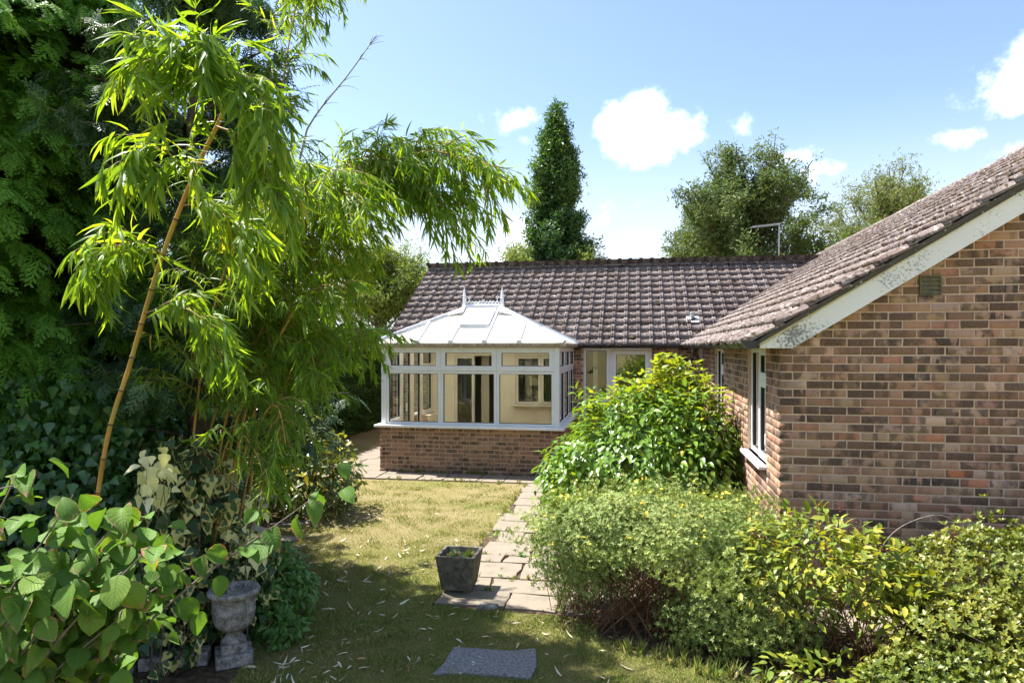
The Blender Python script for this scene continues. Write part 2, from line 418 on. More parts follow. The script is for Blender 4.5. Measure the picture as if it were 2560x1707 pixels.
    MT['petal'] = mat_plain('petal', (0.75, 0.58, 0.04), (0.8, 0.66, 0.1), 0.6, 30)
    MT['hypericum'] = L('hypericum', [(0, (0.085, 0.15, 0.025)), (0.4, (0.17, 0.235, 0.03)), (0.75, (0.3, 0.31, 0.035)), (0.95, (0.42, 0.36, 0.05)), (1, (0.36, 0.18, 0.05))], 0.35, (1.3, 1.15, 0.35), 0.45, 0.4, 2.0, 0.3, 1.0)
    MT['berry'] = mat_plain('berry', (0.25, 0.03, 0.015), (0.12, 0.03, 0.02), 0.35, 30)
    MT['azalea'] = L('azalea', [(0, (0.075, 0.125, 0.022)), (0.4, (0.14, 0.185, 0.03)), (0.8, (0.25, 0.255, 0.045)), (1, (0.36, 0.3, 0.065))], 0.3, (1.4, 1.2, 0.35), 0.38, 0.45, 2.0, 0.35, 0.98)
    MT['oak'] = L('oak', [(0, (0.022, 0.06, 0.022)), (0.6, (0.045, 0.1, 0.03)), (1, (0.12, 0.2, 0.04))], 0.3, (1.3, 1.3, 0.4), 0.45, 0.4, 0.3, 0.35)
    MT['beech'] = L('beech', [(0, (0.045, 0.075, 0.03)), (0.5, (0.08, 0.12, 0.045)), (1, (0.15, 0.185, 0.07))], 0.3, (1.25, 1.2, 0.45), 0.65, 0.2, 0.35, 0.4)
    MT['birch'] = L('birch', [(0, (0.08, 0.11, 0.045)), (0.5, (0.13, 0.16, 0.065)), (1, (0.2, 0.22, 0.09))], 0.35, (1.25, 1.2, 0.45), 0.65, 0.2, 0.4, 0.35)
    MT['far_bush'] = L('far_bush', [(0, (0.07, 0.11, 0.03)), (0.5, (0.13, 0.18, 0.045)), (1, (0.22, 0.26, 0.07))], 0.3, (1.25, 1.2, 0.45), 0.65, 0.2, 0.4, 0.4)
    # ---- broad hazel leaf: veins, scorched rim
    def broad(name, scorch):
        t = NT(name)
        uv = t.n('ShaderNodeTexCoord').outputs['UV']
        s = t.n('ShaderNodeSeparateXYZ', {0: uv})
        side = t.math('ABSOLUTE', t.math('SUBTRACT', s.outputs[0], 0.5))
        ri = t.n('ShaderNodeObjectInfo').outputs['Random']
        c = t.ramp(ri, [(0, (0.07, 0.165, 0.026)), (0.5, (0.115, 0.235, 0.036)), (1, (0.19, 0.3, 0.045))])
        c = t.mix(t.math('MULTIPLY', t.step(t.noise(t.addv(uv, t.scalev(t.n('ShaderNodeObjectInfo').outputs['Location'], (5, 5, 5))), 9, 4, 0.65), 0.5, 0.68), 0.4), c, (0.2, 0.26, 0.05))
        wv = t.math('SINE', t.math('MULTIPLY', t.math('SUBTRACT', s.outputs[1], t.math('MULTIPLY', side, 0.75)), 50.0))
        vein = t.step(wv, 0.72, 1.0)
        mid = t.step(side, 0.022, 0.004)
        v = t.math('MAXIMUM', vein, mid)
        c = t.mix(t.math('MULTIPLY', v, 0.45), c, (0.2, 0.3, 0.07))
        rim = t.math('MAXIMUM', t.math('MULTIPLY', side, 2.0), t.math('ADD', s.outputs[1], -0.06))
        nn = t.noise(t.addv(uv, t.scalev(t.n('ShaderNodeObjectInfo').outputs['Location'], (9, 9, 9))), 3.5, 4)
        rm = t.step(t.math('ADD', rim, t.math('MULTIPLY', t.math('SUBTRACT', nn, 0.5), 1.1)), scorch, scorch + 0.07)
        c = t.mix(rm, c, t.mix(nn, (0.3, 0.13, 0.075), (0.46, 0.27, 0.18)))
        h = t.math('SUBTRACT', 1.0, v)
        pr = t.n('ShaderNodeBsdfPrincipled', {'Base Color': c, 'Roughness': 0.6, 'Specular IOR Level': 0.25})
        t.set(pr.inputs['Normal'], t.bump(h, 0.7, 0.004))
        tr = t.n('ShaderNodeBsdfTranslucent', {'Color': t.mix(1.0, c, (1.25, 1.25, 0.45), 'MULTIPLY')})
        MT[name] = t.done(t.n('ShaderNodeMixShader', {0: 0.35, 1: pr.outputs[0], 2: tr.outputs[0]}).outputs[0])
    broad('broad_leaf', 1.12)
    broad('scorched_leaf', 0.88)
    # ---- variegated ivy: dark heart, cream rim
    t = NT('variegated')
    uv = t.n('ShaderNodeTexCoord').outputs['UV']
    s = t.n('ShaderNodeSeparateXYZ', {0: uv})
    side = t.math('MULTIPLY', t.math('ABSOLUTE', t.math('SUBTRACT', s.outputs[0], 0.5)), 2.0)
    rim = t.math('MAXIMUM', side, s.outputs[1])
    f = t.math('ADD', rim, t.math('MULTIPLY', t.math('SUBTRACT', t.piece(), 0.6), 1.0))
    c = t.mix(t.step(f, 0.62, 0.75), t.mix(t.piece(), (0.03, 0.075, 0.03), (0.08, 0.15, 0.05)), (0.6, 0.56, 0.22))
    pr = t.n('ShaderNodeBsdfPrincipled', {'Base Color': c, 'Roughness': 0.4, 'Specular IOR Level': 0.45})
    tr = t.n('ShaderNodeBsdfTranslucent', {'Color': c})
    MT['variegated'] = t.done(t.n('ShaderNodeMixShader', {0: 0.3, 1: pr.outputs[0], 2: tr.outputs[0]}).outputs[0])
    MT['cream_leaf'] = L('cream_leaf', [(0, (0.55, 0.52, 0.2)), (0.6, (0.72, 0.7, 0.36)), (1, (0.78, 0.76, 0.45))], 0.35, (1, 1, 0.7), 0.45, 0.4, 2, 0.2)
    MT['dry_leaf'] = L('dry_leaf', [(0, (0.4, 0.3, 0.18)), (0.25, (0.55, 0.47, 0.34)), (0.8, (0.68, 0.62, 0.52)), (0.9, (0.4, 0.26, 0.1)), (1, (0.3, 0.17, 0.07))], 0.2, (1, 0.95, 0.8), 0.6, 0.3, 3, 0.1)

build_materials()

# ------------------------------------------------------------------ mesh helpers
def npmesh(name, V, T, mat=None, uv=None, smooth=False):
    V = np.asarray(V, np.float32)
    T = np.asarray(T, np.int32)
    me = bpy.data.meshes.new(name)
    me.vertices.add(len(V))
    me.vertices.foreach_set('co', V.ravel())
    k = T.shape[1]
    me.loops.add(T.size)
    me.loops.foreach_set('vertex_index', T.ravel())
    me.polygons.add(len(T))
    me.polygons.foreach_set('loop_start', np.arange(0, T.size, k, dtype=np.int32))
    if smooth:
        me.polygons.foreach_set('use_smooth', np.ones(len(T), dtype=bool))
    if uv is not None:
        lay = me.uv_layers.new(name='UVMap')
        lay.data.foreach_set('uv', np.asarray(uv, np.float32)[T.ravel()].ravel())
    me.update(calc_edges=True)
    if mat is not None:
        me.materials.append(MT[mat])
    return me

def link(name, me, parent=None, kind=None, loc=None):
    o = bpy.data.objects.new(name, me)
    col.objects.link(o)
    if loc is not None:
        o.location = loc
    if parent is not None:
        o.parent = parent
        # meshes are modelled in world space: undo the parent's own offset
        if parent.type == 'EMPTY':
            o.location = Vector(o.location) - parent.location
    if kind:
        o['kind'] = kind
    return o

def tag(o, label, cat, group=None):
    o['label'] = label
    o['category'] = cat
    if group:
        o['group'] = group
    return o

def thing(name, label, cat, loc=(0, 0, 0), group=None):
    o = bpy.data.objects.new(name, None)
    o.empty_display_size = 0.2
    o.location = loc
    col.objects.link(o)
    return tag(o, label, cat, group)

class MB:
    """collects boxes, prisms, tubes and lathes into one mesh"""
    def __init__(s):
        s.v, s.f = [], []

    def add(s, v, f):
        b = len(s.v)
        s.v += [tuple(p) for p in v]
        s.f += [tuple(i + b for i in q) for q in f]
        return s

    def box(s, x0, x1, y0, y1, z0, z1):
        x0, x1 = min(x0, x1), max(x0, x1)
        y0, y1 = min(y0, y1), max(y0, y1)
        z0, z1 = min(z0, z1), max(z0, z1)
        v = [(x0, y0, z0), (x1, y0, z0), (x1, y1, z0), (x0, y1, z0), (x0, y0, z1), (x1, y0, z1), (x1, y1, z1), (x0, y1, z1)]
        return s.add(v, [(0, 3, 2, 1), (4, 5, 6, 7), (0, 1, 5, 4), (1, 2, 6, 5), (2, 3, 7, 6), (3, 0, 4, 7)])

    def prism(s, poly, axis, a, b):
        """poly: 2-D points; axis 'y' extrudes (x,z) along y, 'x' extrudes (y,z) along x, 'z' extrudes (x,y) along z"""
        def pt(p, q):
            return {'y': (p[0], q, p[1]), 'x': (q, p[0], p[1]), 'z': (p[0], p[1], q)}[axis]
        n = len(poly)
        v = [pt(p, a) for p in poly] + [pt(p, b) for p in poly]
        f = [tuple(range(n)), tuple(range(2 * n - 1, n - 1, -1))]
        f += [(i, i + n, (i + 1) % n + n, (i + 1) % n) for i in range(n)]
        return s.add(v, f)

    def tube(s, path, rad, sides=6, caps=True):
        V, F = tube_arrays(path, rad, sides, caps)
        return s.add(V.tolist(), F)

    def lathe(s, c, prof, seg=32, squash=None):
        b = []
        n = len(prof)
        for r, z in prof:
            for k in range(seg):
                a = 2 * math.pi * k / seg
                b.append((c[0] + r * math.cos(a), c[1] + r * math.sin(a), c[2] + z))
        f = []
        for i in range(n - 1):
            for k in range(seg):
                k2 = (k + 1) % seg
                f.append((i * seg + k, i * seg + k2, (i + 1) * seg + k2, (i + 1) * seg + k))
        f.append(tuple(range((n - 1) * seg, n * seg)))
        f.append(tuple(range(seg - 1, -1, -1)))
        return s.add(b, f)

    def build(s, name, mat, parent=None, kind=None, bevel=0.0, smooth=False):
        me = bpy.data.meshes.new(name)
        me.from_pydata(s.v, [], s.f)
        me.materials.append(MT[mat])
        me.update()
        if smooth:
            me.polygons.foreach_set('use_smooth', [True] * len(me.polygons))
        o = link(name, me, parent, kind)
        if bevel:
            md = o.modifiers.new('bevel', 'BEVEL')
            md.width = bevel
            md.segments = 2
            md.limit_method = 'ANGLE'
        return o

def tube_arrays(path, rad, sides=6, caps=True):
    P = np.asarray(path, float)
    n = len(P)
    rad = np.full(n, rad) if np.isscalar(rad) else np.asarray(rad, float)
    T = np.gradient(P, axis=0)
    T /= np.linalg.norm(T, axis=1)[:, None] + 1e-9
    ref = np.where(np.abs(T[:, 2:3]) > 0.9, [[1.0, 0, 0]], [[0, 0, 1.0]])
    A = np.cross(T, ref)
    A /= np.linalg.norm(A, axis=1)[:, None] + 1e-9
    for i in range(1, n):
        a = A[i - 1] - T[i] * np.dot(A[i - 1], T[i])
        A[i] = a / (np.linalg.norm(a) + 1e-9)
    B = np.cross(T, A)
    ang = np.arange(sides) * 2 * math.pi / sides
    V = P[:, None, :] + rad[:, None, None] * (np.cos(ang)[None, :, None] * A[:, None, :] + np.sin(ang)[None, :, None] * B[:, None, :])
    F = []
    for i in range(n - 1):
        for k in range(sides):
            k2 = (k + 1) % sides
            F.append((i * sides + k, i * sides + k2, (i + 1) * sides + k2, (i + 1) * sides + k))
    if caps:
        F.append(tuple(range(sides - 1, -1, -1)))
        F.append(tuple(range((n - 1) * sides, n * sides)))
    return V.reshape(-1, 3), F

def spline(pts, n):
    P = np.asarray(pts, float)
    P = np.vstack([2 * P[0] - P[1], P, 2 * P[-1] - P[-2]])
    out = []
    m = len(P) - 3
    for t in np.linspace(0, m - 1e-6, n):
        i = int(t)
        f = t - i
        p0, p1, p2, p3 = P[i:i + 4]
        out.append(0.5 * ((2 * p1) + (-p0 + p2) * f + (2 * p0 - 5 * p1 + 4 * p2 - p3) * f * f + (-p0 + 3 * p1 - 3 * p2 + p3) * f ** 3))
    return np.array(out)

def unit(a):
    return a / (np.linalg.norm(a, axis=-1, keepdims=True) + 1e-9)

def frames(d, n):
    """rotation matrices whose y axis is d and whose z axis leans to n"""
    y = unit(np.asarray(d, float))
    x = unit(np.cross(y, n))
    z = np.cross(x, y)
    return np.stack([x, y, z], axis=2)

def scatter(tmpl, pos, rot, scale):
    """copies of a template (V,T,UV) joined: arrays of one mesh"""
    tv, tt, tu = tmpl
    n = len(pos)
    scale = np.asarray(scale, float)
    if scale.ndim == 0:
        scale = np.full(n, float(scale))
    if scale.ndim == 1:
        scale = np.repeat(scale[:, None], 3, axis=1)
    V = np.einsum('nij,nkj->nki', rot, tv[None] * scale[:, None, :]) + np.asarray(pos)[:, None, :]
    T = tt[None] + (np.arange(n) * len(tv))[:, None, None]
    U = np.tile(tu, (n, 1)) if tu is not None else None
    return V.reshape(-1, 3), T.reshape(-1, tt.shape[1]), U

def scatter_obj(name, tmpl, pos, rot, scale, mat, parent, kind='stuff', smooth=True):
    V, T, U = scatter(tmpl, pos, rot, scale)
    return link(name, npmesh(name, V, T, mat, U, smooth), parent, kind)

def part_objs(name, me, pos, rot, scale, parent):
    """the same copies as objects that share one mesh"""
    off = parent.location if parent.type == 'EMPTY' else Vector((0, 0, 0))
    out = []
    for p, r, s in zip(pos, rot, scale):
        o = bpy.data.objects.new(name, me)
        col.objects.link(o)
        o.parent = parent
        M_ = Matrix(np.asarray(r).tolist()).to_4x4() @ Matrix.Diagonal((s, s, s, 1))
        M_.translation = Vector([float(q) for q in p]) - off
        o.matrix_local = M_
        out.append(o)
    return out

def leaf_tmpl(rows, fold=0.25, droop=0.25, across=(-1, 0, 1), curl=0.0):
    """rows: (position along the blade, half width); blade along +y, unit length"""
    V = [(0, 0, 0)]
    U = [(0.5, 0)]
    idx = [[0]]
    def z(x, y, w):
        return fold * abs(x) - droop * y * y + curl * x * x / max(w, 1e-3)
    for y, w in rows:
        ids = []
        for s in across:
            x = s * w
            V.append((x, y, z(x, y, w)))
            U.append((0.5 + 0.5 * s, y))
            ids.append(len(V) - 1)
        idx.append(ids)
    V.append((0, 1, z(0, 1, 1)))
    U.append((0.5, 1))
    idx.append([len(V) - 1])
    T = []
    for a, b in zip(idx[:-1], idx[1:]):
        if len(a) == 1 and len(b) == 1:
            continue
        if len(a) == 1:
            T += [(a[0], b[i + 1], b[i]) for i in range(len(b) - 1)]
        elif len(b) == 1:
            T += [(a[i], a[i + 1], b[0]) for i in range(len(a) - 1)]
        else:
            for i in range(len(a) - 1):
                T += [(a[i], a[i + 1], b[i + 1]), (a[i], b[i + 1], b[i])]
    return np.array(V, float), np.array(T, int), np.array(U, float)

def join_tmpl(items):
    V, T, U, b = [], [], [], 0
    for v, t, u in items:
        V.append(v); T.append(t + b); U.append(u)
        b += len(v)
    return np.vstack(V), np.vstack(T), np.vstack(U)

OVATE = leaf_tmpl([(0.28, 0.24), (0.62, 0.19)], 0.3, 0.3)
SMALL = leaf_tmpl([(0.5, 0.2)], 0.3, 0.15)
ELLIPT = leaf_tmpl([(0.3, 0.2), (0.7, 0.19)], 0.25, 0.2)
IVY = leaf_tmpl([(0.12, 0.38), (0.34, 0.4), (0.48, 0.26), (0.75, 0.16)], 0.15, 0.2)
BAMBOO = leaf_tmpl([(0.12, 0.046), (0.4, 0.06), (0.75, 0.036)], 0.35, 0.38)

def rot_of(yaw, pitch, roll):
    return np.array((Matrix.Rotation(yaw, 3, 'Z') @ Matrix.Rotation(pitch, 3, 'X') @ Matrix.Rotation(roll, 3, 'Y')))

def rosette(base, n, spread, jitter=0.15, size=1.0, seed=3):
    r = np.random.default_rng(seed)
    out = []
    for k in range(n):
        M_ = rot_of(2 * math.pi * k / n + r.normal(0, 0.2), spread + r.normal(0, jitter), 0)
        s = size * r.uniform(0.75, 1.1)
        out.append(((base[0] * s) @ M_.T, base[1], base[2]))
    return join_tmpl(out)

def lumpy(dirs, n_lobes, amp, width, seed):
    """bumps on the unit sphere that break up a crown's outline"""
    r = np.random.default_rng(seed)
    c = unit(r.normal(size=(n_lobes, 3)))
    a = r.uniform(-0.5, 1.0, n_lobes) * amp
    d = dirs @ c.T
    return 1 + (np.exp((d - 1) / width) * a[None]).sum(axis=1)

def crown_points(c, rad, n, depth=0.4, seed=1, lobes=26, amp=0.22, width=0.05, zmin=-1.0):
    r = np.random.default_rng(seed)
    d = unit(r.normal(size=(int(n * 1.6), 3)))
    d = d[d[:, 2] > zmin][:n]
    k = lumpy(d, lobes, amp, width, seed + 5)
    q = 1 - depth * r.uniform(0, 1, len(d)) ** 1.6
    return np.asarray(c) + d * np.asarray(rad) * (k * q)[:, None], d, r

CAM = np.array((0, 0, 2.27))
CS, SN = math.cos(R(10.36)), math.sin(R(10.36))

def seen_size(p):
    """rough apparent size of a piece: 1/depth, 0 when outside the field of view"""
    x = p[0] * CS + p[1] * SN
    z = -p[0] * SN + p[1] * CS
    if z < 0.3 or abs(x / z) > 0.76 or abs((p[2] - 2.27) / z) > 0.52:
        return 0.0
    return 1.0 / z

# ------------------------------------------------------------------ ground, lawn, beds
def sheet(name, poly, z, mat, kind='structure', parent=None):
    me = bpy.data.meshes.new(name)
    me.from_pydata([(x, y, z) for x, y in poly], [], [tuple(range(len(poly)))])
    me.materials.append(MT[mat])
    return link(name, me, parent, kind)

sheet('ground', [(-400, -300), (400, -300), (400, 900), (-400, 900)], -0.012, 'field')
LAWN = [(-2.45, 3.3), (-2.75, 4.4), (-3.0, 5.0), (-3.6, 6.1), (-4.3, 7.6), (-5.1, 9.6), (-5.6, 10.9), (-4.7, 11.12), (-1.78, 11.2), (-1.78, 5.78),
        (-0.35, 5.74), (-0.3, 5.38), (0.35, 5.1), (0.95, 4.85), (2.0, 4.3), (3.5, 3.6), (5, -3), (-2, -3)]
sheet('lawn', LAWN, 0.0, 'lawn_ground')
sheet('side_lawn', [(-12, 10.9), (-5.85, 10.9), (-5.85, 24), (-12, 24)], 0.0, 'lawn_ground')
sheet('flower_bed', [(-9, -2), (-2.3, -2), (-2.45, 3.3), (-2.75, 4.4), (-3.0, 5.0), (-3.6, 6.1), (-4.3, 7.6), (-5.1, 9.6), (-5.6, 10.9), (-9, 10.9)], -0.004, 'soil')
sheet('shrub_bed', [(-0.3, 5.38), (0.35, 5.1), (0.95, 4.85), (2.0, 4.3), (3.5, 3.6), (9, 2.6), (9, 6.41), (-0.6, 6.41), (-0.6, 11.1), (-1.2, 11.1), (-1.2, 14.7), (1.24, 14.7), (1.24, 6.41), (-0.35, 5.74)], -0.003, 'soil')

def inside(poly, P):
    x, y = P[:, 0], P[:, 1]
    r = np.zeros(len(P), bool)
    n = len(poly)
    for i in range(n):
        x1, y1 = poly[i]
        x2, y2 = poly[(i + 1) % n]
        c = ((y1 > y) != (y2 > y)) & (x < (x2 - x1) * (y - y1) / (y2 - y1 + 1e-12) + x1)
        r ^= c
    return r

# ------------------------------------------------------------------ brickwork
_brick = {}

def brick_mesh(l, var, mat):
    key = (round(l, 3), var, mat)
    if key in _brick:
        return _brick[key]
    r = np.random.default_rng(var * 7 + int(l * 1000))
    h, c = 0.063, 0.0045
    j = lambda: r.normal(0, 0.0011)
    def ring(a, b, y):
        return [(-a + j(), y, -b + j()), (a + j(), y, -b + j()), (a + j(), y, b + j()), (-a + j(), y, b + j())]
    V = np.array(ring(l / 2 - c, h / 2 - c, 0.0) + ring(l / 2, h / 2, c) + ring(l / 2, h / 2, 0.04))
    F = [(0, 1, 2, 3)]
    for k in (0, 4):
        for i in range(4):
            F.append((k + i, k + 4 + i, k + 4 + (i + 1) % 4, k + (i + 1) % 4))
    T = np.array(F)
    _brick[key] = (V, T, npmesh('brick', V, T, mat))
    return _brick[key]

ROT = {'-y': np.eye(3), '-x': np.array([[0, 1, 0], [-1, 0, 0], [0, 0, 1.0]]), '+x': np.array([[0, -1, 0], [1, 0, 0], [0, 0, 1.0]])}

def lay_bricks(face, plane, a0, a1, z0, courses, openings=(), top=None, seed=0):
    """positions of every brick in stretcher bond: (point, length, variant)"""
    r = np.random.default_rng(seed)
    out = []
    for i in range(courses):
        zc = z0 + 0.0375 + i * 0.075
        spans = [(a0, a1)]
        for (o0, o1, p0, p1) in openings:
            if p0 < zc + 0.02 and p1 > zc - 0.02:
                ns = []
                for s0, s1 in spans:
                    if o1 <= s0 or o0 >= s1:
                        ns.append((s0, s1))
                        continue
                    if o0 > s0: ns.append((s0, o0))
                    if o1 < s1: ns.append((o1, s1))
                spans = ns
        for s0, s1 in spans:
            k = math.floor((s0 - a0) / 0.225) - 1
            while True:
                b0 = a0 + k * 0.225 + (0.1125 if i % 2 else 0.0) + 0.006
                b1 = b0 + 0.213
                k += 1
                if b0 > s1:
                    break
                c0, c1 = max(b0, s0 + 0.001), min(b1, s1 - 0.001)
                if c1 - c0 < 0.035:
                    continue
                m = (c0 + c1) / 2
                if top is not None and zc > top(m):
                    continue
                d = r.normal(0, 0.0013)
                p = (m, plane + d, zc + r.normal(0, 0.0008)) if face == '-y' else (plane + d, m, zc + r.normal(0, 0.0008))
                out.append((p, round(c1 - c0, 3), int(r.integers(0, 4))))
    return out

def put_bricks(face, bricks, wall, mat, chosen):
    """chosen bricks become objects, the rest one joined part"""
    rot = ROT[face]
    V, T, b = [], [], 0
    M3 = Matrix(rot.tolist()).to_4x4()
    for i, (p, l, var) in enumerate(bricks):
        v, t, me = brick_mesh(l, var, mat)
        if i in chosen:
            o = bpy.data.objects.new('brick', me)
            col.objects.link(o)
            o.parent = wall
            M_ = M3.copy()
            M_.translation = Vector(p)
            o.matrix_local = M_
        else:
            V.append(v @ rot.T + np.array(p)); T.append(t + b)
            b += len(v)
    if V:
        link('remaining_bricks', npmesh('remaining_bricks', np.vstack(V), np.vstack(T), mat), wall, 'stuff')

def wall_boxes(mb, face, plane, a0, a1, z0, z1, openings, n0=0.006, n1=0.24):
    """solid wall behind the brick faces, with rectangular openings"""
    def bx(p, q, r_, s_):
        if q - p < 1e-4 or s_ - r_ < 1e-4:
            return
        if face == '-y': mb.box(p, q, plane + n0, plane + n1, r_, s_)
        elif face == '-x': mb.box(plane + n0, plane + n1, p, q, r_, s_)
        else: mb.box(plane - n0, plane - n1, p, q, r_, s_)
    cur = a0
    for (o0, o1, p0, p1) in sorted(openings):
        bx(cur, o0, z0, z1)
        bx(o0, o1, z0, p0)
        bx(o0, o1, p1, z1)
        cur = o1
    bx(cur, a1, z0, z1)

class Plane3:
    """boxes given along a wall: a = along, n = inward from the wall face, z = up"""
    def __init__(s, face, plane):
        s.f, s.p = face, plane

    def box(s, mb, a0, a1, n0, n1, z0, z1):
        if s.f == '-y': mb.box(a0, a1, s.p + n0, s.p + n1, z0, z1)
        elif s.f == '-x': mb.box(s.p + n0, s.p + n1, a0, a1, z0, z1)
        else: mb.box(s.p - n0, s.p - n1, a0, a1, z0, z1)

    def quad(s, a0, a1, n, z0, z1):
        if s.f == '-y': v = [(a0, s.p + n, z0), (a1, s.p + n, z0), (a1, s.p + n, z1), (a0, s.p + n, z1)]
        else:
            x = s.p + n if s.f == '-x' else s.p - n
            v = [(x, a0, z0), (x, a1, z0), (x, a1, z1), (x, a0, z1)]
        return MB().add(v, [(0, 1, 2, 3)])

def glazed(name, parent, pl, cells, mat='white_upvc', n0=0.02, depth=0.07, sill=None, handles=()):
    """a window: frame mesh with its panes, bead lines and sill as sub-parts; cells = (a0,a1,z0,z1,border,proud)"""
    fr = MB()
    for a0, a1, z0, z1, b, pr in cells:
        e = 0.0015
        a0 += e; a1 -= e; z0 += e; z1 -= e
        f0, f1 = n0 - pr, n0 + depth
        pl.box(fr, a0, a0 + b, f0, f1, z0, z1)
        pl.box(fr, a1 - b, a1, f0, f1, z0, z1)
        pl.box(fr, a0 + b, a1 - b, f0 + 0.0005, f1, z0, z0 + b)
        pl.box(fr, a0 + b, a1 - b, f0 + 0.0005, f1, z1 - b, z1)
    o = fr.build(name, mat, parent, bevel=0.004)
    for a0, a1, z0, z1, b, pr in cells:
        g = 0.008
        rb = MB()
        f0, f1 = n0 - pr + 0.012, n0 + depth - 0.02
        A0, A1, Z0, Z1 = a0 + b + .001, a1 - b - .001, z0 + b + .001, z1 - b - .001
        pl.box(rb, A0, A0 + g, f0, f1, Z0, Z1)
        pl.box(rb, A1 - g, A1, f0, f1, Z0, Z1)
        pl.box(rb, A0 + g, A1 - g, f0, f1, Z0, Z0 + g)
        pl.box(rb, A0 + g, A1 - g, f0, f1, Z1 - g, Z1)
        rb.build('gasket', 'rubber', o)
        pl.quad(A0 + g, A1 - g, n0 - pr + 0.03, Z0 + g, Z1 - g).build('pane', 'glass', o)
    if sill:
        a0, a1, z, th, out = sill
        sb = MB()
        pl.box(sb, a0, a1, -out, n0 + 0.02, z - th, z)
        sb.build('sill', mat, o, bevel=0.006)
    for a, z, ln in handles:
        hb = MB()
        pl.box(hb, a - 0.012, a + 0.012, n0 - 0.045, n0 - 0.016, z - ln / 2, z + ln / 2)
        hb.build('handle', mat, o, bevel=0.004)
    return o

# ------------------------------------------------------------------ the bungalow
GX, GY = 1.252, 6.42          # corner of the gable wing
MY = 14.75                    # face of the main range
W_SL, M_SL = 0.62, 0.59
W_EX, W_EZ, W_RX = 0.95, 2.29, 5.2
M_EY, M_EZ, M_RY = 14.45, 2.29, 18.0
wing_z = lambda x: W_EZ + W_SL * (x - W_EX)
main_z = lambda y: M_EZ + M_SL * (y - M_EY)

house = thing('bungalow', 'brick bungalow with a mossy tiled roof and a gabled wing beside the lawn', 'house', (3.0, 14.0, 0))

# gable wall
gw = MB()
gtop = lambda x: min(wing_z(x), wing_z(2 * W_RX - x)) - 0.14
gw.prism([(GX + 0.006, -0.1), (9.15, -0.1), (9.15, gtop(9.15)), (W_RX, gtop(W_RX)), (GX + 0.006, gtop(GX))], 'y', GY + 0.006, GY + 0.25)
gable = gw.build('gable_wall', 'mortar', house)
gb = lay_bricks('-y', GY, GX, 9.15, -0.05, 66, top=lambda x: gtop(x) - 0.02, seed=1)
order = sorted(range(len(gb)), key=lambda i: -seen_size(gb[i][0]) if gb[i][0][2] > 0.62 else 0)
put_bricks('-y', gb, gable, 'stock_brick', set(order[:300]))

# wing side wall with three windows
WIN = [(7.08, 8.24, 1.1, 2.262), (10.45, 11.6, 1.1, 2.262), (13.72, 14.5, 1.1, 2.262)]
sw = MB()
wall_boxes(sw, '-x', GX, GY + 0.26, MY, -0.1, 2.268, WIN)
side = sw.build('side_wall', 'mortar', house)
sb_ = lay_bricks('-x', GX, GY + 0.001, MY, -0.05, 31, WIN, top=lambda y: 2.262, seed=2)
put_bricks('-x', sb_, side, 'stock_brick', set())

# main range wall: brick outside the conservatory, plaster inside it
DOOR = (-1.136, 0.317, 0.0, 2.262)
INSIDE = (-4.56, -1.37, 0.0, 2.262)
mw = MB()
wall_boxes(mw, '-y', MY, -5.45, GX + 0.006, -0.1, 2.268, [DOOR, INSIDE])
mainw = mw.build('front_wall', 'mortar', house)
put_bricks('-y', lay_bricks('-y', MY, -5.45, GX, -0.05, 31, [DOOR, INSIDE], top=lambda x: 2.262, seed=3), mainw, 'stock_brick', set())
lw_ = MB()
wall_boxes(lw_, '-x', -5.45, MY, 21.2, -0.1, 2.27, [])
lw_.prism([(MY, 2.27), (21.2, 2.27), (18, 4.2)], 'x', -5.444, -5.2)
leftw = lw_.build('end_wall', 'mortar', house)
put_bricks('-x', lay_bricks('-x', -5.45, MY, 21.2, -0.05, 54, [], top=lambda y: main_z(min(y, 36 - y)) - 0.16, seed=4), leftw, 'stock_brick', set())
bk = MB()
bk.box(-5.2, 9.15, 21.2, 21.44, -0.1, 2.5)
bk.box(8.9, 9.15, GY + 0.26, 21.2, -0.1, 2.5)
bk.build('rear_wall', 'mortar', house)
IN_DOOR = (-4.0, -2.98, 0.0, 2.08)
IN_WIN = (-2.62, -1.5, 1.02, 2.08)
pw = MB()
wall_boxes(pw, '-y', MY, INSIDE[0], INSIDE[1], -0.05, 2.268, [IN_DOOR, IN_WIN], 0.0, 0.24)
pw.build('plastered_wall', 'plaster', house)
rm = MB()
rm.box(-5.2, 8.9, MY + 0.3, 21.15, -0.05, 0.03)
rm.box(1.5, 8.9, GY + 0.3, MY + 0.25, -0.05, 0.031)
rm.build('interior_floor', 'inner_floor', house)
rm = MB()
rm.box(-5.15, 4.4, 18.2, 18.3, 0.031, 2.33)
rm.box(1.62, 1.7, MY + 0.3, 18.15, 0.031, 2.33)
rm.box(4.45, 4.55, GY + 0.3, 18.0, 0.032, 2.33)
rm.build('interior_wall', 'room_wall', house)
rm = MB()
rm.box(-5.2, 1.25, MY + 0.25, 21.15, 2.34, 2.37)
rm.box(1.5, 8.9, GY + 0.3, 21.15, 2.341, 2.371)
rm.build('ceiling', 'room_wall', house)

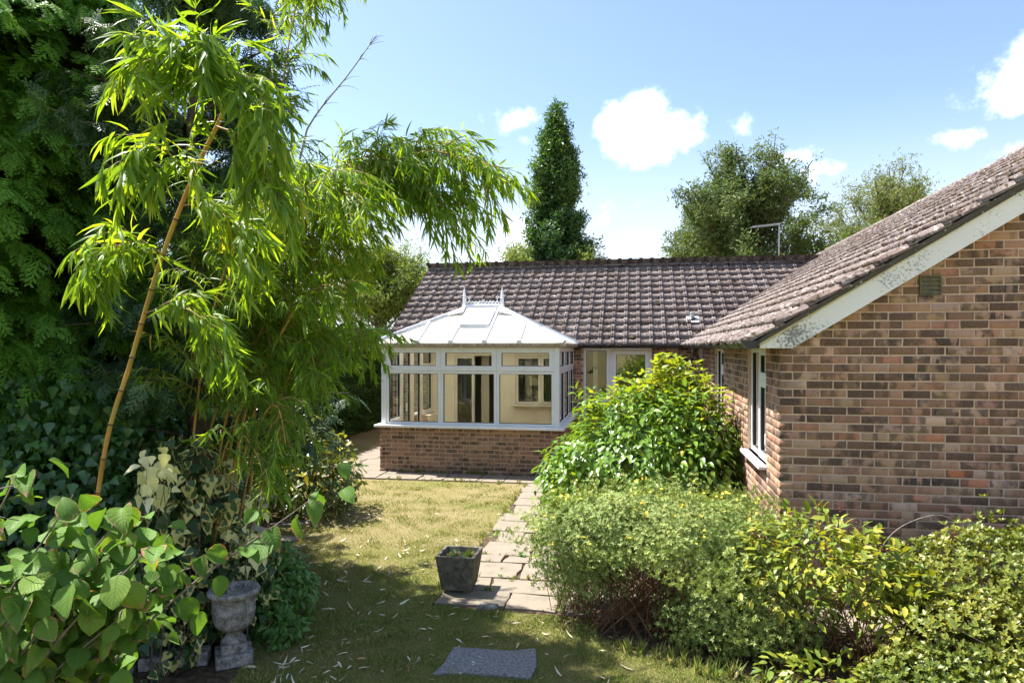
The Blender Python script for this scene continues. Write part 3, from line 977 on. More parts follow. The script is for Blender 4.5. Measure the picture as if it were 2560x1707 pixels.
# windows and doors of the house
P_SIDE, P_MAIN = Plane3('-x', GX), Plane3('-y', MY)
for (y0, y1, z0, z1) in WIN:
    w = y1 - y0
    ym = y0 + w * 0.52
    glazed('window', house, P_SIDE, [(ym, y1, z0, z1, 0.05, 0), (y0, ym, 1.93, z1, 0.075, 0.012), (y0, ym, z0, 1.93, 0.075, 0.012)],
           n0=0.045, sill=(y0 - 0.03, y1 + 0.03, z0, 0.035, 0.075), handles=[(y0 + 0.06, 1.35, 0.11)] if y0 < 9 else ())
glazed('front_door', house, P_MAIN, [(-1.136, -0.58, 1.1, 2.262, 0.06, 0), (-1.136, -0.58, 0.06, 1.1, 0.06, 0), (-0.58, 0.317, 0.06, 2.262, 0.055, 0), (-0.522, 0.26, 0.9, 2.2, 0.085, 0.012), (-0.522, 0.26, 0.12, 0.9, 0.085, 0.012)],
       n0=0.05, handles=[(-0.46, 1.1, 0.16)])
glazed('garden_door', house, P_MAIN, [(-4.0, -3.55, 0.03, 2.08, 0.06, 0)], mat='cream_upvc', n0=0.02, handles=[(-3.58, 1.05, 0.14)])
glazed('inner_window', house, P_MAIN, [(-2.62, -2.06, 1.02, 2.08, 0.06, 0), (-2.06, -1.5, 1.02, 2.08, 0.06, 0)], mat='cream_upvc', n0=0.02, sill=(-2.68, -1.44, 1.02, 0.035, 0.14))
cb = MB()
cb.box(-3.5, -3.32, MY + 0.5, MY + 0.55, 0.05, 2.25)
cb.box(-2.45, -2.3, MY + 0.32, MY + 0.37, 1.0, 2.2)
cb.box(-0.95, -0.85, MY + 0.4, MY + 0.45, 0.05, 2.2)
cb.build('curtain', 'plaster', house)
cb = MB()
cb.box(-3.3, -2.7, MY + 1.6, MY + 1.66, 0.04, 2.05)
cb.build('inner_door', 'dark_wood', house)

# ---- roof
mr_ = MB()
mr_.prism([(M_EY + 0.02, main_z(M_EY + 0.02) - 0.012), (M_RY, main_z(M_RY) - 0.012), (36 - M_EY, main_z(M_EY) - 0.012), (36 - M_EY, main_z(M_EY) - 0.06), (M_RY, main_z(M_RY) - 0.1), (M_EY + 0.02, main_z(M_EY + 0.02) - 0.05)], 'x', -5.56, W_RX)
roof_main = mr_.build('main_roof', 'undercloak', house)
wr_ = MB()
E2 = 2 * W_RX - W_EX
wr_.prism([(W_EX + 0.02, wing_z(W_EX + 0.02) - 0.012), (W_RX, wing_z(W_RX) - 0.012), (E2, W_EZ - 0.012), (E2, W_EZ - 0.06), (W_RX, wing_z(W_RX) - 0.1), (W_EX + 0.02, wing_z(W_EX + 0.02) - 0.05)], 'y', 6.25, 21.6)
roof_wing = wr_.build('wing_roof', 'undercloak', house)

TW, TG, TL = 0.27, 0.312, 0.385
def tile_tmpl(seed):
    r = np.random.default_rng(seed)
    prof = [(0.0, 0.01), (0.008, 0.0), (0.186, 0.0), (0.192, 0.028), (0.212, 0.036), (0.222, 0.026), (0.242, 0.026), (0.252, 0.036), (0.27, 0.028), (0.276, 0.0)]
    V, T = [], []
    n = len(prof)
    for y in (0.0, TL):
        lift = 0.044 * (1 - y / TL) + 0.002
        for x, z in prof:
            V.append((x, y + (r.normal(0, 0.001) if y == 0 else 0), z + lift + r.normal(0, 0.0006)))
    for x, z in prof:
        V.append((x, 0.004, z + 0.046 - 0.03))
    for i in range(n - 1):
        T.append((i, i + 1, n + i + 1, n + i))
        T.append((2 * n + i, 2 * n + i + 1, i + 1, i))
    V.append((0.0, TL, -0.012)); V.append((prof[-1][0], TL, -0.012))
    T.append((n, 0, 2 * n, 3 * n)); T.append((n - 1, 2 * n - 1, 3 * n + 1, 3 * n - 1))
    return np.array(V, float), np.array(T), None

tiles_t = [tile_tmpl(s) for s in range(3)]
tile_me = [npmesh('roof_tile', t[0], t[1], 'roof_tile') for t in tiles_t]
am, aw = math.atan(M_SL), math.atan(W_SL)
ROT_M = np.array([[1, 0, 0], [0, math.cos(am), -math.sin(am)], [0, math.sin(am), math.cos(am)]])
ROT_W = np.array([[0, math.cos(aw), -math.sin(aw)], [-1, 0, 0], [0, math.sin(aw), math.cos(aw)]])
ROT_M2 = np.array([[-1, 0, 0], [0, -math.cos(am), math.sin(am)], [0, math.sin(am), math.cos(am)]])
ROT_W2 = np.array([[0, -math.cos(aw), math.sin(aw)], [1, 0, 0], [0, math.sin(aw), math.cos(aw)]])
tiles = {0: [], 1: []}
for i in range(40):
    for j in range(14):
        s = j * TG - 0.03
        x, y, z = -5.6 + i * TW, M_EY + s * math.cos(am), M_EZ + s * math.sin(am)
        if y > M_RY - 0.05 or x + TW * 0.5 > W_RX or main_z(y + 0.25) < wing_z(x) - 0.02:
            continue
        tiles[0].append(((x, y, z), ROT_M))
for i in range(58):
    for j in range(16):
        s = j * TG - 0.03
        x, y, z = W_EX + s * math.cos(aw), 6.21 + (i + 1) * TW, W_EZ + s * math.sin(aw)
        if x > W_RX - 0.05 or wing_z(x + 0.25) < (main_z(min(y, 36 - y)) if y > M_EY else -9) - 0.03:
            continue
        tiles[1].append(((x, y, z), ROT_W))
both = [(k, i) for k in tiles for i in range(len(tiles[k]))]
def tile_area(ki):
    p, rt = tiles[ki[0]][ki[1]]
    c = np.array(p) + rt @ np.array((TW / 2, TG / 2, 0))
    d = CAM - c
    return seen_size(c) ** 2 * max(0.0, float(np.dot(d / np.linalg.norm(d), rt[:, 2])))
both.sort(key=lambda ki: -tile_area(ki))
single = set(both[:300])
trng = np.random.default_rng(5)
mossP, mossN = [], []
for k, par in ((0, roof_main), (1, roof_wing)):
    V, T, b = [], [], 0
    for i, (p, rt) in enumerate(tiles[k]):
        var = int(trng.integers(0, 3))
        jit = rot_of(trng.normal(0, 0.006), trng.normal(0, 0.006), trng.normal(0, 0.004))
        rr = rt @ jit
        p = np.array(p) + rt @ np.array((0, trng.normal(0, 0.004), trng.uniform(0, 0.004)))
        if (k, i) in single:
            o = bpy.data.objects.new('roof_tile', tile_me[var])
            col.objects.link(o)
            o.parent = par
            M_ = Matrix(rr.tolist()).to_4x4()
            M_.translation = Vector(p.tolist())
            o.matrix_local = M_
        else:
            v, t, _ = tiles_t[var]
            V.append(v @ rr.T + p); T.append(t + b)
            b += len(v)
        for q in range(int(trng.poisson(2.6 if k == 0 else 3.2))):
            if trng.random() < 0.6:     # on the lip of the tile
                lp = (trng.uniform(0.01, 0.26), trng.uniform(0.0, 0.03), 0.05)
            else:
                lp = (trng.uniform(0.02, 0.18), trng.uniform(0.02, 0.3), 0.028)
            mossP.append((k, p + rt @ np.array(lp), rt))
    link('remaining_tiles', npmesh('remaining_tiles', np.vstack(V), np.vstack(T), 'roof_tile'), par, 'stuff')
# rear slopes, out of sight from the garden
for k, par, rt in ((0, roof_main, ROT_M2), (1, roof_wing, ROT_W2)):
    V, T, b = [], [], 0
    for i in range(40 if k == 0 else 58):
        for j in range(14 if k == 0 else 16):
            s = j * TG - 0.03
            if k == 0:
                p = (-5.6 + (i + 1) * TW, 36 - (M_EY + s * math.cos(am)), M_EZ + s * math.sin(am))
                if p[1] < M_RY + 0.05 or p[0] > 4.6: continue
            else:
                p = (2 * W_RX - (W_EX + s * math.cos(aw)), 6.21 + i * TW, W_EZ + s * math.sin(aw))
                if p[0] < W_RX + 0.05: continue
            v, t, _ = tiles_t[0]
            V.append(v @ rt.T + np.array(p)); T.append(t + b); b += len(v)
    link('rear_tiles', npmesh('rear_tiles', np.vstack(V), np.vstack(T), 'roof_tile'), par, 'stuff')

def ico():
    t = (1 + 5 ** 0.5) / 2
    v = unit(np.array([(-1, t, 0), (1, t, 0), (-1, -t, 0), (1, -t, 0), (0, -1, t), (0, 1, t), (0, -1, -t), (0, 1, -t), (t, 0, -1), (t, 0, 1), (-t, 0, -1), (-t, 0, 1)], float))
    f = np.array([(0, 11, 5), (0, 5, 1), (0, 1, 7), (0, 7, 10), (0, 10, 11), (1, 5, 9), (5, 11, 4), (11, 10, 2), (10, 7, 6), (7, 1, 8), (3, 9, 4), (3, 4, 2), (3, 2, 6), (3, 6, 8), (3, 8, 9), (4, 9, 5), (2, 4, 11), (6, 2, 10), (8, 6, 7), (9, 8, 1)])
    return v, f, np.zeros((12, 2))
ICO = ico()
ICO_R = (ICO[0] * np.random.default_rng(1).uniform(0.7, 1.2, (12, 1)), ICO[1], ICO[2])
for k, par in ((0, roof_main), (1, roof_wing)):
    P_ = [(p, rt) for kk, p, rt in mossP if kk == k]
    s = trng.gamma(2.2, 0.0062, (len(P_), 1)) + 0.005
    s = np.minimum(s, 0.04) * np.stack([trng.uniform(0.8, 1.9, len(P_)), trng.uniform(0.7, 1.3, len(P_)), trng.uniform(0.5, 0.9, len(P_))], 1)
    scatter_obj('moss', ICO_R, np.array([p for p, _ in P_]), np.array([rt for _, rt in P_]), s, 'moss', par)

# ridge tiles
def ridge_piece(mb, a, L, slope, r=0.125):
    pts = []
    for q in range(7):
        ang = math.pi * q / 6
        pts.append((r * math.cos(ang), r * 0.62 * math.sin(ang) - 0.05))
    for q in range(6, -1, -1):
        ang = math.pi * q / 6
        pts.append(((r - 0.018) * math.cos(ang), (r - 0.018) * 0.62 * math.sin(ang) - 0.055))
    return pts
pts = ridge_piece(None, 0, 0, 0)
rme = MB().prism(pts, 'x', -0.215, 0.215)
me_rx = bpy.data.meshes.new('ridge_tile'); me_rx.from_pydata(rme.v, [], rme.f); me_rx.materials.append(MT['roof_tile'])
rme = MB().prism(pts, 'y', -0.215, 0.215)
me_ry = bpy.data.meshes.new('ridge_tile'); me_ry.from_pydata(rme.v, [], rme.f); me_ry.materials.append(MT['roof_tile'])
for i in range(24):
    x = -5.38 + i * 0.432
    if x < 4.6:
        o = bpy.data.objects.new('ridge_tile', me_rx); col.objects.link(o); o.parent = roof_main
        o.location = (x, M_RY, main_z(M_RY) + 0.045 + trng.normal(0, 0.004)); o.rotation_euler = (0, trng.normal(0, 0.008), trng.normal(0, 0.006))
for i in range(36):
    o = bpy.data.objects.new('ridge_tile', me_ry); col.objects.link(o); o.parent = roof_wing
    o.location = (W_RX, 6.43 + i * 0.432, wing_z(W_RX) + 0.045 + trng.normal(0, 0.004)); o.rotation_euler = (trng.normal(0, 0.008), 0, 0)
n_ = 520
rp = np.stack([trng.uniform(-5.5, 4.4, n_), M_RY - np.abs(trng.normal(0, 0.06, n_)), np.zeros(n_)], 1)
rp[:, 2] = main_z(M_RY) + 0.055 + 0.02 - np.abs(rp[:, 1] - M_RY) * 0.55
scatter_obj('ridge_moss', ICO_R, rp, np.tile(np.eye(3), (n_, 1, 1)), trng.uniform(0.006, 0.022, n_), 'moss', roof_main)

# verge: bargeboard with boxed foot, fillet, undercloak
zb = lambda x: 2.262 + W_SL * (x - 1.336)
bb = MB()
bb.prism([(1.06, 2.262), (1.336, 2.262), (W_RX, zb(W_RX)), (W_RX, zb(W_RX) + 0.19), (1.06, zb(1.06) + 0.19)], 'y', 6.285, 6.31)
bb.prism([(9.34, 2.262), (W_RX + .001, zb(W_RX)), (W_RX + .001, zb(W_RX) + 0.19), (9.34, zb(1.06) + 0.19)], 'y', 6.285, 6.31)
bb.build('bargeboard', 'painted_board', house, bevel=0.003)
fb = MB()
fb.prism([(1.06, zb(1.06) + 0.191), (W_RX, zb(W_RX) + 0.191), (W_RX, zb(W_RX) + 0.22), (1.06, zb(1.06) + 0.22)], 'y', 6.275, 6.31)
fb.build('verge_fillet', 'fillet', house)
ub = MB()
ub.prism([(1.0, zb(1.0) + 0.221), (W_RX, zb(W_RX) + 0.221), (W_RX, wing_z(W_RX) - 0.008), (1.0, wing_z(1.0) - 0.008)], 'y', 6.235, 6.32)
ub.build('undercloak', 'undercloak', house)
vs = MB()
vs.prism([(1.06, 2.2625), (1.33, 2.2625), (W_RX, zb(W_RX) + 0.02), (W_RX, zb(W_RX) + 0.035), (1.3, 2.28), (1.06, 2.28)], 'y', 6.311, GY + 0.0055)
vs.build('verge_soffit', 'painted_board', house)

# eaves
ev = MB()
ev.box(1.06, 1.08, 6.312, 14.53, 2.262, 2.35)
ev.box(-5.5, 1.058, 14.55, 14.57, 2.262, 2.35)
ev.build('fascia', 'painted_board', house)
sv = MB()
sv.box(1.081, GX + 0.005, 6.43, 14.74, 2.27, 2.285)
sv.box(-5.5, 1.08, 14.571, MY + 0.005, 2.2702, 2.2852)
sv.build('soffit', 'white_upvc', house)

def half_pipe(r, w=0.005, n=8):
    o_ = [(r * math.cos(math.pi + math.pi * k / n), r * math.sin(math.pi + math.pi * k / n)) for k in range(n + 1)]
    i_ = [((r - w) * math.cos(math.pi + math.pi * k / n), (r - w) * math.sin(math.pi + math.pi * k / n)) for k in range(n, -1, -1)]
    return o_ + i_
gp = half_pipe(0.072)
gut = MB().prism([(0.978 + a, 2.328 + b) for a, b in gp], 'y', 6.2, 14.42)
gut.prism([(0.978 + a, 2.328 + b) for a, b in gp[:9]], 'y', 6.197, 6.2)
g1 = gut.build('gutter', 'black_plastic', house)
gq = half_pipe(0.08, 0.007)
for k in range(10):
    y = 6.5 + k * 0.85
    MB().prism([(0.978 + a, 2.328 + b) for a, b in gq], 'y', y, y + 0.035).build('gutter_bracket', 'black_plastic', g1)
gut = MB().prism([(14.474 + a, 2.326 + b) for a, b in gp], 'x', -5.55, 0.98)
g2 = gut.build('gutter', 'black_plastic', house)
for k in range(9):
    x = -5.2 + k * 0.74
    MB().prism([(14.474 + a, 2.326 + b) for a, b in gq], 'x', x, x + 0.03).build('gutter_bracket', 'black_plastic', g2)
dp = spline([(0.992, 12.35, 2.27), (0.992, 12.35, 2.16), (1.02, 12.5, 2.1), (1.12, 12.95, 2.03), (1.175, 13.12, 1.96), (1.18, 13.15, 1.8), (1.18, 13.15, 0.1)], 40)
MB().tube(dp, 0.036, 12).build('downpipe', 'black_plastic', house, smooth=True)
MB().tube([(0.992, 12.35, 2.285), (0.992, 12.35, 2.2)], 0.045, 12).build('downpipe_outlet', 'black_plastic', house)

# vents, flue, cable
v0 = MB()
vx, vz, vw = 2.48, 2.8, 0.085
for a, b, c_, d_ in ((vx - vw, vx - vw + .012, vz - .085, vz + .085), (vx + vw - .012, vx + vw, vz - .085, vz + .085), (vx - vw + .012, vx + vw - .012, vz - .085, vz - .073), (vx - vw + .012, vx + vw - .012, vz + .073, vz + .085)):
    v0.box(a, b, GY - 0.02, GY + 0.01, c_, d_)
v0.box(vx - vw + .012, vx + vw - .012, GY - 0.002, GY + 0.01, vz - .073, vz + .073)
lou = v0.build('louvre_vent', 'olive_vent', house)
for k in range(4):
    z = vz - 0.068 + k * 0.036
    MB().add([(vx - .073, GY - .019, z), (vx + .073, GY - .019, z), (vx + .073, GY - .004, z + .032), (vx - .073, GY - .004, z + .032), (vx - .073, GY - .015, z - .001), (vx + .073, GY - .015, z - .001)], [(0, 1, 2, 3), (0, 4, 5, 1)]).build('slat', 'olive_vent', lou)
rv = MB()
def disc_y(mb, x, y0, y1, z, r, n=20):
    mb.prism([(x + r * math.cos(2 * math.pi * k / n), z + r * math.sin(2 * math.pi * k / n)) for k in range(n)], 'y', y0, y1)
disc_y(rv, 0.77, MY - 0.02, MY + 0.01, 2.07, 0.052)
disc_y(rv, 0.77, MY - 0.032, MY - 0.0205, 2.07, 0.022)
rv.build('round_vent', 'black_plastic', house)
ring = [(0.77 + 0.037 * math.cos(a), MY - 0.022, 2.07 + 0.037 * math.sin(a)) for a in np.linspace(0, 2 * math.pi, 24)]
MB().tube(ring, 0.004, 5).build('vent_ring', 'lead', house)
MB().tube([(0.49, MY - 0.006, 2.26), (0.492, MY - 0.006, 1.3), (0.49, MY - 0.006, 0.2)], 0.006, 6).build('cable', 'pale_stone', house)
fl = MB()
fz = main_z(15.38)
fl.lathe((1.19, 15.38, fz - 0.03), [(0.05, 0), (0.05, 0.2), (0.054, 0.2), (0.054, 0.23), (0.04, 0.235)], 16)
flue = fl.build('flue_pipe', 'metal', house, smooth=False)
MB().lathe((1.19, 15.38, fz - 0.02), [(0.085, 0), (0.08, 0.06), (0.055, 0.1)], 16).build('flue_collar', 'black_plastic', flue)
ff = MB()
cx, sx_ = math.cos(am), math.sin(am)
q = lambda x, s, h: (x, 15.38 + s * cx - h * sx_, fz + s * sx_ + h * cx)
ff.add([q(1.06, -.12, .045), q(1.33, -.12, .045), q(1.33, .12, .06), q(1.06, .12, .06), q(1.06, -.12, .0), q(1.33, -.12, .0)], [(0, 1, 2, 3), (4, 5, 1, 0)])
ff.build('flashing', 'lead', flue)

ae = thing('aerial', 'thin grey television aerial on a mast above the main ridge', 'aerial', (3.5, 18.02, 4.4))
MB().tube([(3.5, 18.02, 4.38), (3.51, 18.02, 5.37)], 0.011, 8).build('mast', 'metal', ae)
bo = MB().tube([(3.56, 18.03, 5.36), (2.8, 17.88, 5.27)], 0.007, 6)
for k in range(13):
    f = k / 12
    c_ = np.array((3.52, 18.02, 5.355)) * (1 - f) + np.array((2.82, 17.88, 5.275)) * f
    bo.tube([c_ + np.array((0.04, -0.16, 0.01)), c_ + np.array((-0.04, 0.16, -0.01))], 0.003, 5)
bo.build('boom', 'metal', ae)
cp = MB().lathe((3.72, 18.45, 4.05), [(0.1, 0), (0.1, 0.42), (0.14, 0.44), (0.14, 0.47), (0.1, 0.52), (0.05, 0.56), (0.01, 0.575)], 18)
cpo = cp.build('clay_terminal', 'terracotta', None, smooth=False)
tag(cpo, 'small red clay flue terminal peeping over the ridge beside the aerial mast', 'flue')

# ------------------------------------------------------------------ the conservatory
cons = thing('conservatory', 'white framed conservatory on a low brick wall with an opal hipped roof', 'conservatory', (-2.96, 13.1, 0))
CX0, CX1, CY0 = -4.6, -1.33, 11.86
FR = Plane3('-y', CY0 - 0.02)
dw = MB()
wall_boxes(dw, '-y', CY0 - 0.02, CX0 - 0.014, CX1 + 0.014, -0.1, 0.822, [])
wall_boxes(dw, '+x', CX1 + 0.02, CY0 + 0.221, MY - 0.002, -0.1, 0.822, [])
wall_boxes(dw, '-x', CX0 - 0.02, CY0 + 0.221, 12.72, -0.1, 0.822, [])
d2_ = MB()
wall_boxes(d2_, '-x', CX0 - 0.02, 13.98, MY - 0.002, -0.1, 0.822, [])
d2_.build('dwarf_wall', 'mortar', cons)
dwo = dw.build('dwarf_wall', 'mortar', cons)
bf = lay_bricks('-y', CY0 - 0.02, CX0 - 0.02, CX1 + 0.02, 0.0, 11, seed=9)
put_bricks('-y', bf, dwo, 'dwarf_brick', set(range(len(bf))))
bs = lay_bricks('-x', CX1 + 0.02, CY0 - 0.02, MY - 0.005, 0.0, 11, seed=10)
put_bricks('+x', bs, dwo, 'dwarf_brick', set(range(0, min(len(bs), 300 - len(bf)))))
for a, b in ((CY0 - 0.02, 12.72), (13.98, MY - 0.005)):
    put_bricks('-x', lay_bricks('-x', CX0 - 0.02, a, b, 0.0, 11, seed=11), dwo, 'dwarf_brick', set())
# sills and corner posts
sl = MB()
sl.box(CX0 - 0.1, CX1 + 0.1, CY0 - 0.12, CY0 + 0.1, 0.826, 0.868)
sl.box(CX1 - 0.1, CX1 + 0.1, CY0 + 0.101, MY - 0.003, 0.826, 0.868)
sl.box(CX0 - 0.1, CX0 + 0.1, CY0 + 0.101, 12.7, 0.826, 0.868)
MB().box(CX0 - 0.1, CX0 + 0.1, 14.0, MY - 0.003, 0.826, 0.868).build('sill', 'white_upvc', cons, bevel=0.008)
sl.build('sill', 'white_upvc', cons, bevel=0.008)
for x0, x1 in ((CX0, CX0 + 0.09), (CX1 - 0.09, CX1)):
    MB().box(x0, x1, CY0, CY0 + 0.09, 0.869, 2.262).build('corner_post', 'white_upvc', cons, bevel=0.006)
PF = Plane3('-y', CY0)
xs = [CX0 + 0.09 + k * (CX1 - CX0 - 0.18) / 3 for k in range(4)]
for k in range(3):
    glazed('window', cons, PF, [(xs[k], xs[k + 1], 0.869, 1.845, 0.048, 0), (xs[k], xs[k + 1], 1.848, 2.262, 0.088, 0.016)], n0=0.02)
PR = Plane3('+x', CX1)
ys = [CY0 + 0.09 + k * (MY - CY0 - 0.1) / 3 for k in range(4)]
for k in range(3):
    glazed('window', cons, PR, [(ys[k], ys[k + 1], 0.869, 1.845, 0.048, 0), (ys[k], ys[k + 1], 1.848, 2.262, 0.075, 0.012)], n0=0.02)
PL = Plane3('-x', CX0)
glazed('window', cons, PL, [(CY0 + 0.09, 12.7, 0.869, 1.845, 0.05, 0), (CY0 + 0.09, 12.7, 1.848, 2.262, 0.07, 0)], n0=0.02)
glazed('window', cons, PL, [(14.0, MY - 0.01, 0.869, 1.845, 0.05, 0), (14.0, MY - 0.01, 1.848, 2.262, 0.07, 0)], mat='cream_upvc', n0=0.02)
glazed('french_door', cons, PL, [(12.71, 13.345, 0.03, 2.262, 0.1, 0), (13.355, 13.99, 0.03, 2.262, 0.1, 0)], mat='cream_upvc', n0=0.02, handles=[(13.29, 1.05, 0.16)])
MB().box(CX0 + 0.1, CX1 - 0.1, CY0 + 0.24, MY - 0.01, -0.05, 0.03).build('floor', 'inner_floor', cons)
il = MB()
il.box(CX0 + 0.23, CX1 - 0.23, CY0 + 0.222, CY0 + 0.245, 0.031, 0.82)
il.box(CX1 - 0.25, CX1 - 0.222, CY0 + 0.25, MY - 0.02, 0.031, 0.82)
il.box(CX0 + 0.222, CX0 + 0.25, 14.0, MY - 0.02, 0.031, 0.82)
il.build('inner_lining', 'plaster', cons)
# eaves beam and gutter
eb = MB()
eb.box(CX0 - 0.02, CX1 + 0.02, CY0 - 0.015, CY0 + 0.09, 2.264, 2.35)
eb.box(CX1 - 0.08, CX1 + 0.021, CY0 + 0.091, 14.54, 2.264, 2.35)
eb.box(CX0 - 0.021, CX0 + 0.08, CY0 + 0.091, 14.54, 2.264, 2.35)
eb.build('eaves_beam', 'white_upvc', cons)
gu = MB()
gprof = [(0, 0), (-0.03, 0.0), (-0.085, 0.03), (-0.09, 0.072), (-0.082, 0.072), (-0.078, 0.034), (-0.03, 0.008), (0, 0.008)]
gu.prism([(CY0 - 0.02 + a, 2.266 + b) for a, b in gprof], 'x', CX0 - 0.1, CX1 + 0.1)
gu.prism([(CX1 + 0.026 - a, 2.266 + b) for a, b in gprof], 'y', CY0 - 0.02, 14.42)
gu.prism([(CX0 - 0.026 + a, 2.266 + b) for a, b in gprof], 'y', CY0 - 0.02, 14.42)
gu.build('gutter', 'dirty_gutter', cons)
# hipped roof: sheets between bars
EX0, EX1, EY0, EY1, EZ = CX0 - 0.1, CX1 + 0.1, CY0 - 0.1, 14.5, 2.355
RX0, RX1, RYc, RZ = -3.34, -2.6, 13.1, 3.03
def front_top(x):
    if x < RX0: return (x - EX0) / (RX0 - EX0)
    if x > RX1: return (EX1 - x) / (EX1 - RX1)
    return 1.0
def fpt(x, t, h=0.0):
    return (x, EY0 + t * (RYc - EY0), EZ + t * (RZ - EZ) + h)
def bpt(x, t, h=0.0):
    return (x, EY1 + t * (RYc - EY1), EZ + t * (RZ - EZ) + h)
def panel(poly, name='roof_sheet'):
    n = len(poly)
    mb = MB()
    mb.add(list(poly) + [(a, b, c - 0.02) for a, b, c in poly], [tuple(range(n)), tuple(range(2 * n - 1, n - 1, -1))] + [(i, (i + 1) % n, (i + 1) % n + n, i + n) for i in range(n)])
    return mb.build(name, 'opal_sheet', cons)
bars = [EX0, -3.89, -3.27, -2.65, -2.03, EX1]
for pf in (fpt, bpt):
    for a, b in zip(bars[:-1], bars[1:]):
        brk = sorted([a, b] + [x for x in (RX0, RX1) if a < x < b])
        poly = [pf(a, 0), pf(b, 0)] + [pf(x, front_top(x)) for x in reversed(brk) if front_top(x) > 1e-6]
        panel(poly)
for ex, rx in ((EX0, RX0), (EX1, RX1)):
    for ya, yb in ((EY0, 12.4), (12.4, RYc), (RYc, 13.8), (13.8, EY1)):
        def side_t(y):
            return (y - EY0) / (RYc - EY0) if y <= RYc else (EY1 - y) / (EY1 - RYc)
        spt = lambda y, t: (ex + t * (rx - ex), y, EZ + t * (RZ - EZ))
        poly = [spt(ya, 0), spt(yb, 0)] + [spt(y, side_t(y)) for y in (yb, ya) if side_t(y) > 1e-6]
        panel(poly)
def bar_obj(p, q, w=0.03, h=0.03, name='glazing_bar', mat='white_upvc'):
    p, q = np.array(p, float), np.array(q, float)
    d = unit(q - p)
    s = unit(np.cross(d, (0, 0, 1)))
    u = np.cross(s, d)
    c = [p + s * a + u * b for a, b in ((-w, -.004), (w, -.004), (w * .55, h), (-w * .55, h))]
    e = [x + (q - p) for x in c]
    return MB().add(c + e, [(0, 1, 2, 3), (7, 6, 5, 4), (0, 4, 5, 1), (1, 5, 6, 2), (2, 6, 7, 3), (3, 7, 4, 0)]).build(name, mat, cons)
for x in bars[1:-1]:
    bar_obj(fpt(x, 0), fpt(x, front_top(x) * 0.985))
    bar_obj(bpt(x, 0), bpt(x, front_top(x) * 0.985))
    MB().box(x - 0.04, x + 0.04, EY0 - 0.012, EY0 + 0.025, EZ - 0.02, EZ + 0.045).build('bar_end_cap', 'white_upvc', cons, bevel=0.006)
for ex, rx in ((EX0, RX0), (EX1, RX1)):
    bar_obj((ex, EY0, EZ), (rx, RYc, RZ), 0.045, 0.045, 'hip_bar')
    bar_obj((ex, EY1, EZ), (rx, RYc, RZ), 0.045, 0.045, 'hip_bar')
    for y in (12.4, 13.8):
        t = (y - EY0) / (RYc - EY0) if y < RYc else (EY1 - y) / (EY1 - RYc)
        bar_obj((ex, y, EZ), (ex + t * (rx - ex), y, EZ + t * (RZ - EZ)))
# roof vent
vv = MB()
def on(x, t, h): return fpt(x, t, h)
def strip(x0, x1, t0, t1, h0, h1, mb):
    v = [on(x0, t0, h0), on(x1, t0, h0), on(x1, t1, h0), on(x0, t1, h0), on(x0, t0, h1), on(x1, t0, h1), on(x1, t1, h1), on(x0, t1, h1)]
    mb.add(v, [(0, 3, 2, 1), (4, 5, 6, 7), (0, 1, 5, 4), (1, 2, 6, 5), (2, 3, 7, 6), (3, 0, 4, 7)])
x0, x1, t0, t1 = -3.235, -2.685, 0.41, 0.9
strip(x0, x1, t0, t0 + 0.05, 0.005, 0.075, vv)
strip(x0, x1, t1 - 0.03, t1, 0.005, 0.07, vv)
strip(x0, x0 + 0.03, t0 + 0.051, t1 - 0.031, 0.005, 0.072, vv)
strip(x1 - 0.03, x1, t0 + 0.051, t1 - 0.031, 0.005, 0.072, vv)
ventf = vv.build('roof_vent', 'white_upvc', cons)
vp = MB()
strip(x0 + 0.031, x1 - 0.031, t0 + 0.052, t1 - 0.032, 0.04, 0.055, vp)
vp.build('vent_sheet', 'opal_sheet', ventf)
# ridge, skirt, cresting, finials
rg = MB()
rg.box(RX0 - 0.05, RX1 + 0.05, RYc - 0.055, RYc + 0.055, RZ - 0.01, RZ + 0.07)
rg.build('ridge', 'white_upvc', cons, bevel=0.01)
for rx, s in ((RX0, -1), (RX1, 1)):
    sk = MB()
    a = (rx + s * 0.3, RYc - 0.33, RZ - 0.14)
    b = (rx + s * 0.3, RYc + 0.33, RZ - 0.14)
    c_ = (rx - s * 0.02, RYc - 0.05, RZ + 0.055)
    d_ = (rx - s * 0.02, RYc + 0.05, RZ + 0.055)
    e_ = (rx - s * 0.04, RYc - 0.27, RZ - 0.06)
    g_ = (rx - s * 0.04, RYc + 0.27, RZ - 0.06)
    up = [a, b, d_, c_, e_, g_]
    lo = [(x, y, z - 0.025) for x, y, z in up]
    sk.add(up + lo, [(0, 1, 2, 3), (0, 3, 4), (1, 5, 2), (7, 6, 9, 8), (10, 9, 6), (8, 11, 7), (0, 6, 7, 1), (0, 4, 10, 6), (1, 7, 11, 5)])
    sk.build('ridge_skirt', 'white_upvc', cons)
    fx = rx + s * 0.01
    fi = MB()
    fi.box(fx - 0.03, fx + 0.03, RYc - 0.03, RYc + 0.03, RZ + 0.06, RZ + 0.2)
    fi.lathe((fx, RYc, RZ + 0.2), [(0.036, 0), (0.036, 0.012), (0.02, 0.025), (0.034, 0.06), (0.022, 0.1), (0.012, 0.16), (0.003, 0.235)], 14)
    fi.build('finial', 'white_upvc', cons, bevel=0.003)
cr = MB()
cr.box(RX0 + 0.05, RX1 - 0.05, RYc - 0.008, RYc + 0.008, RZ + 0.071, RZ + 0.1)
nn = 9
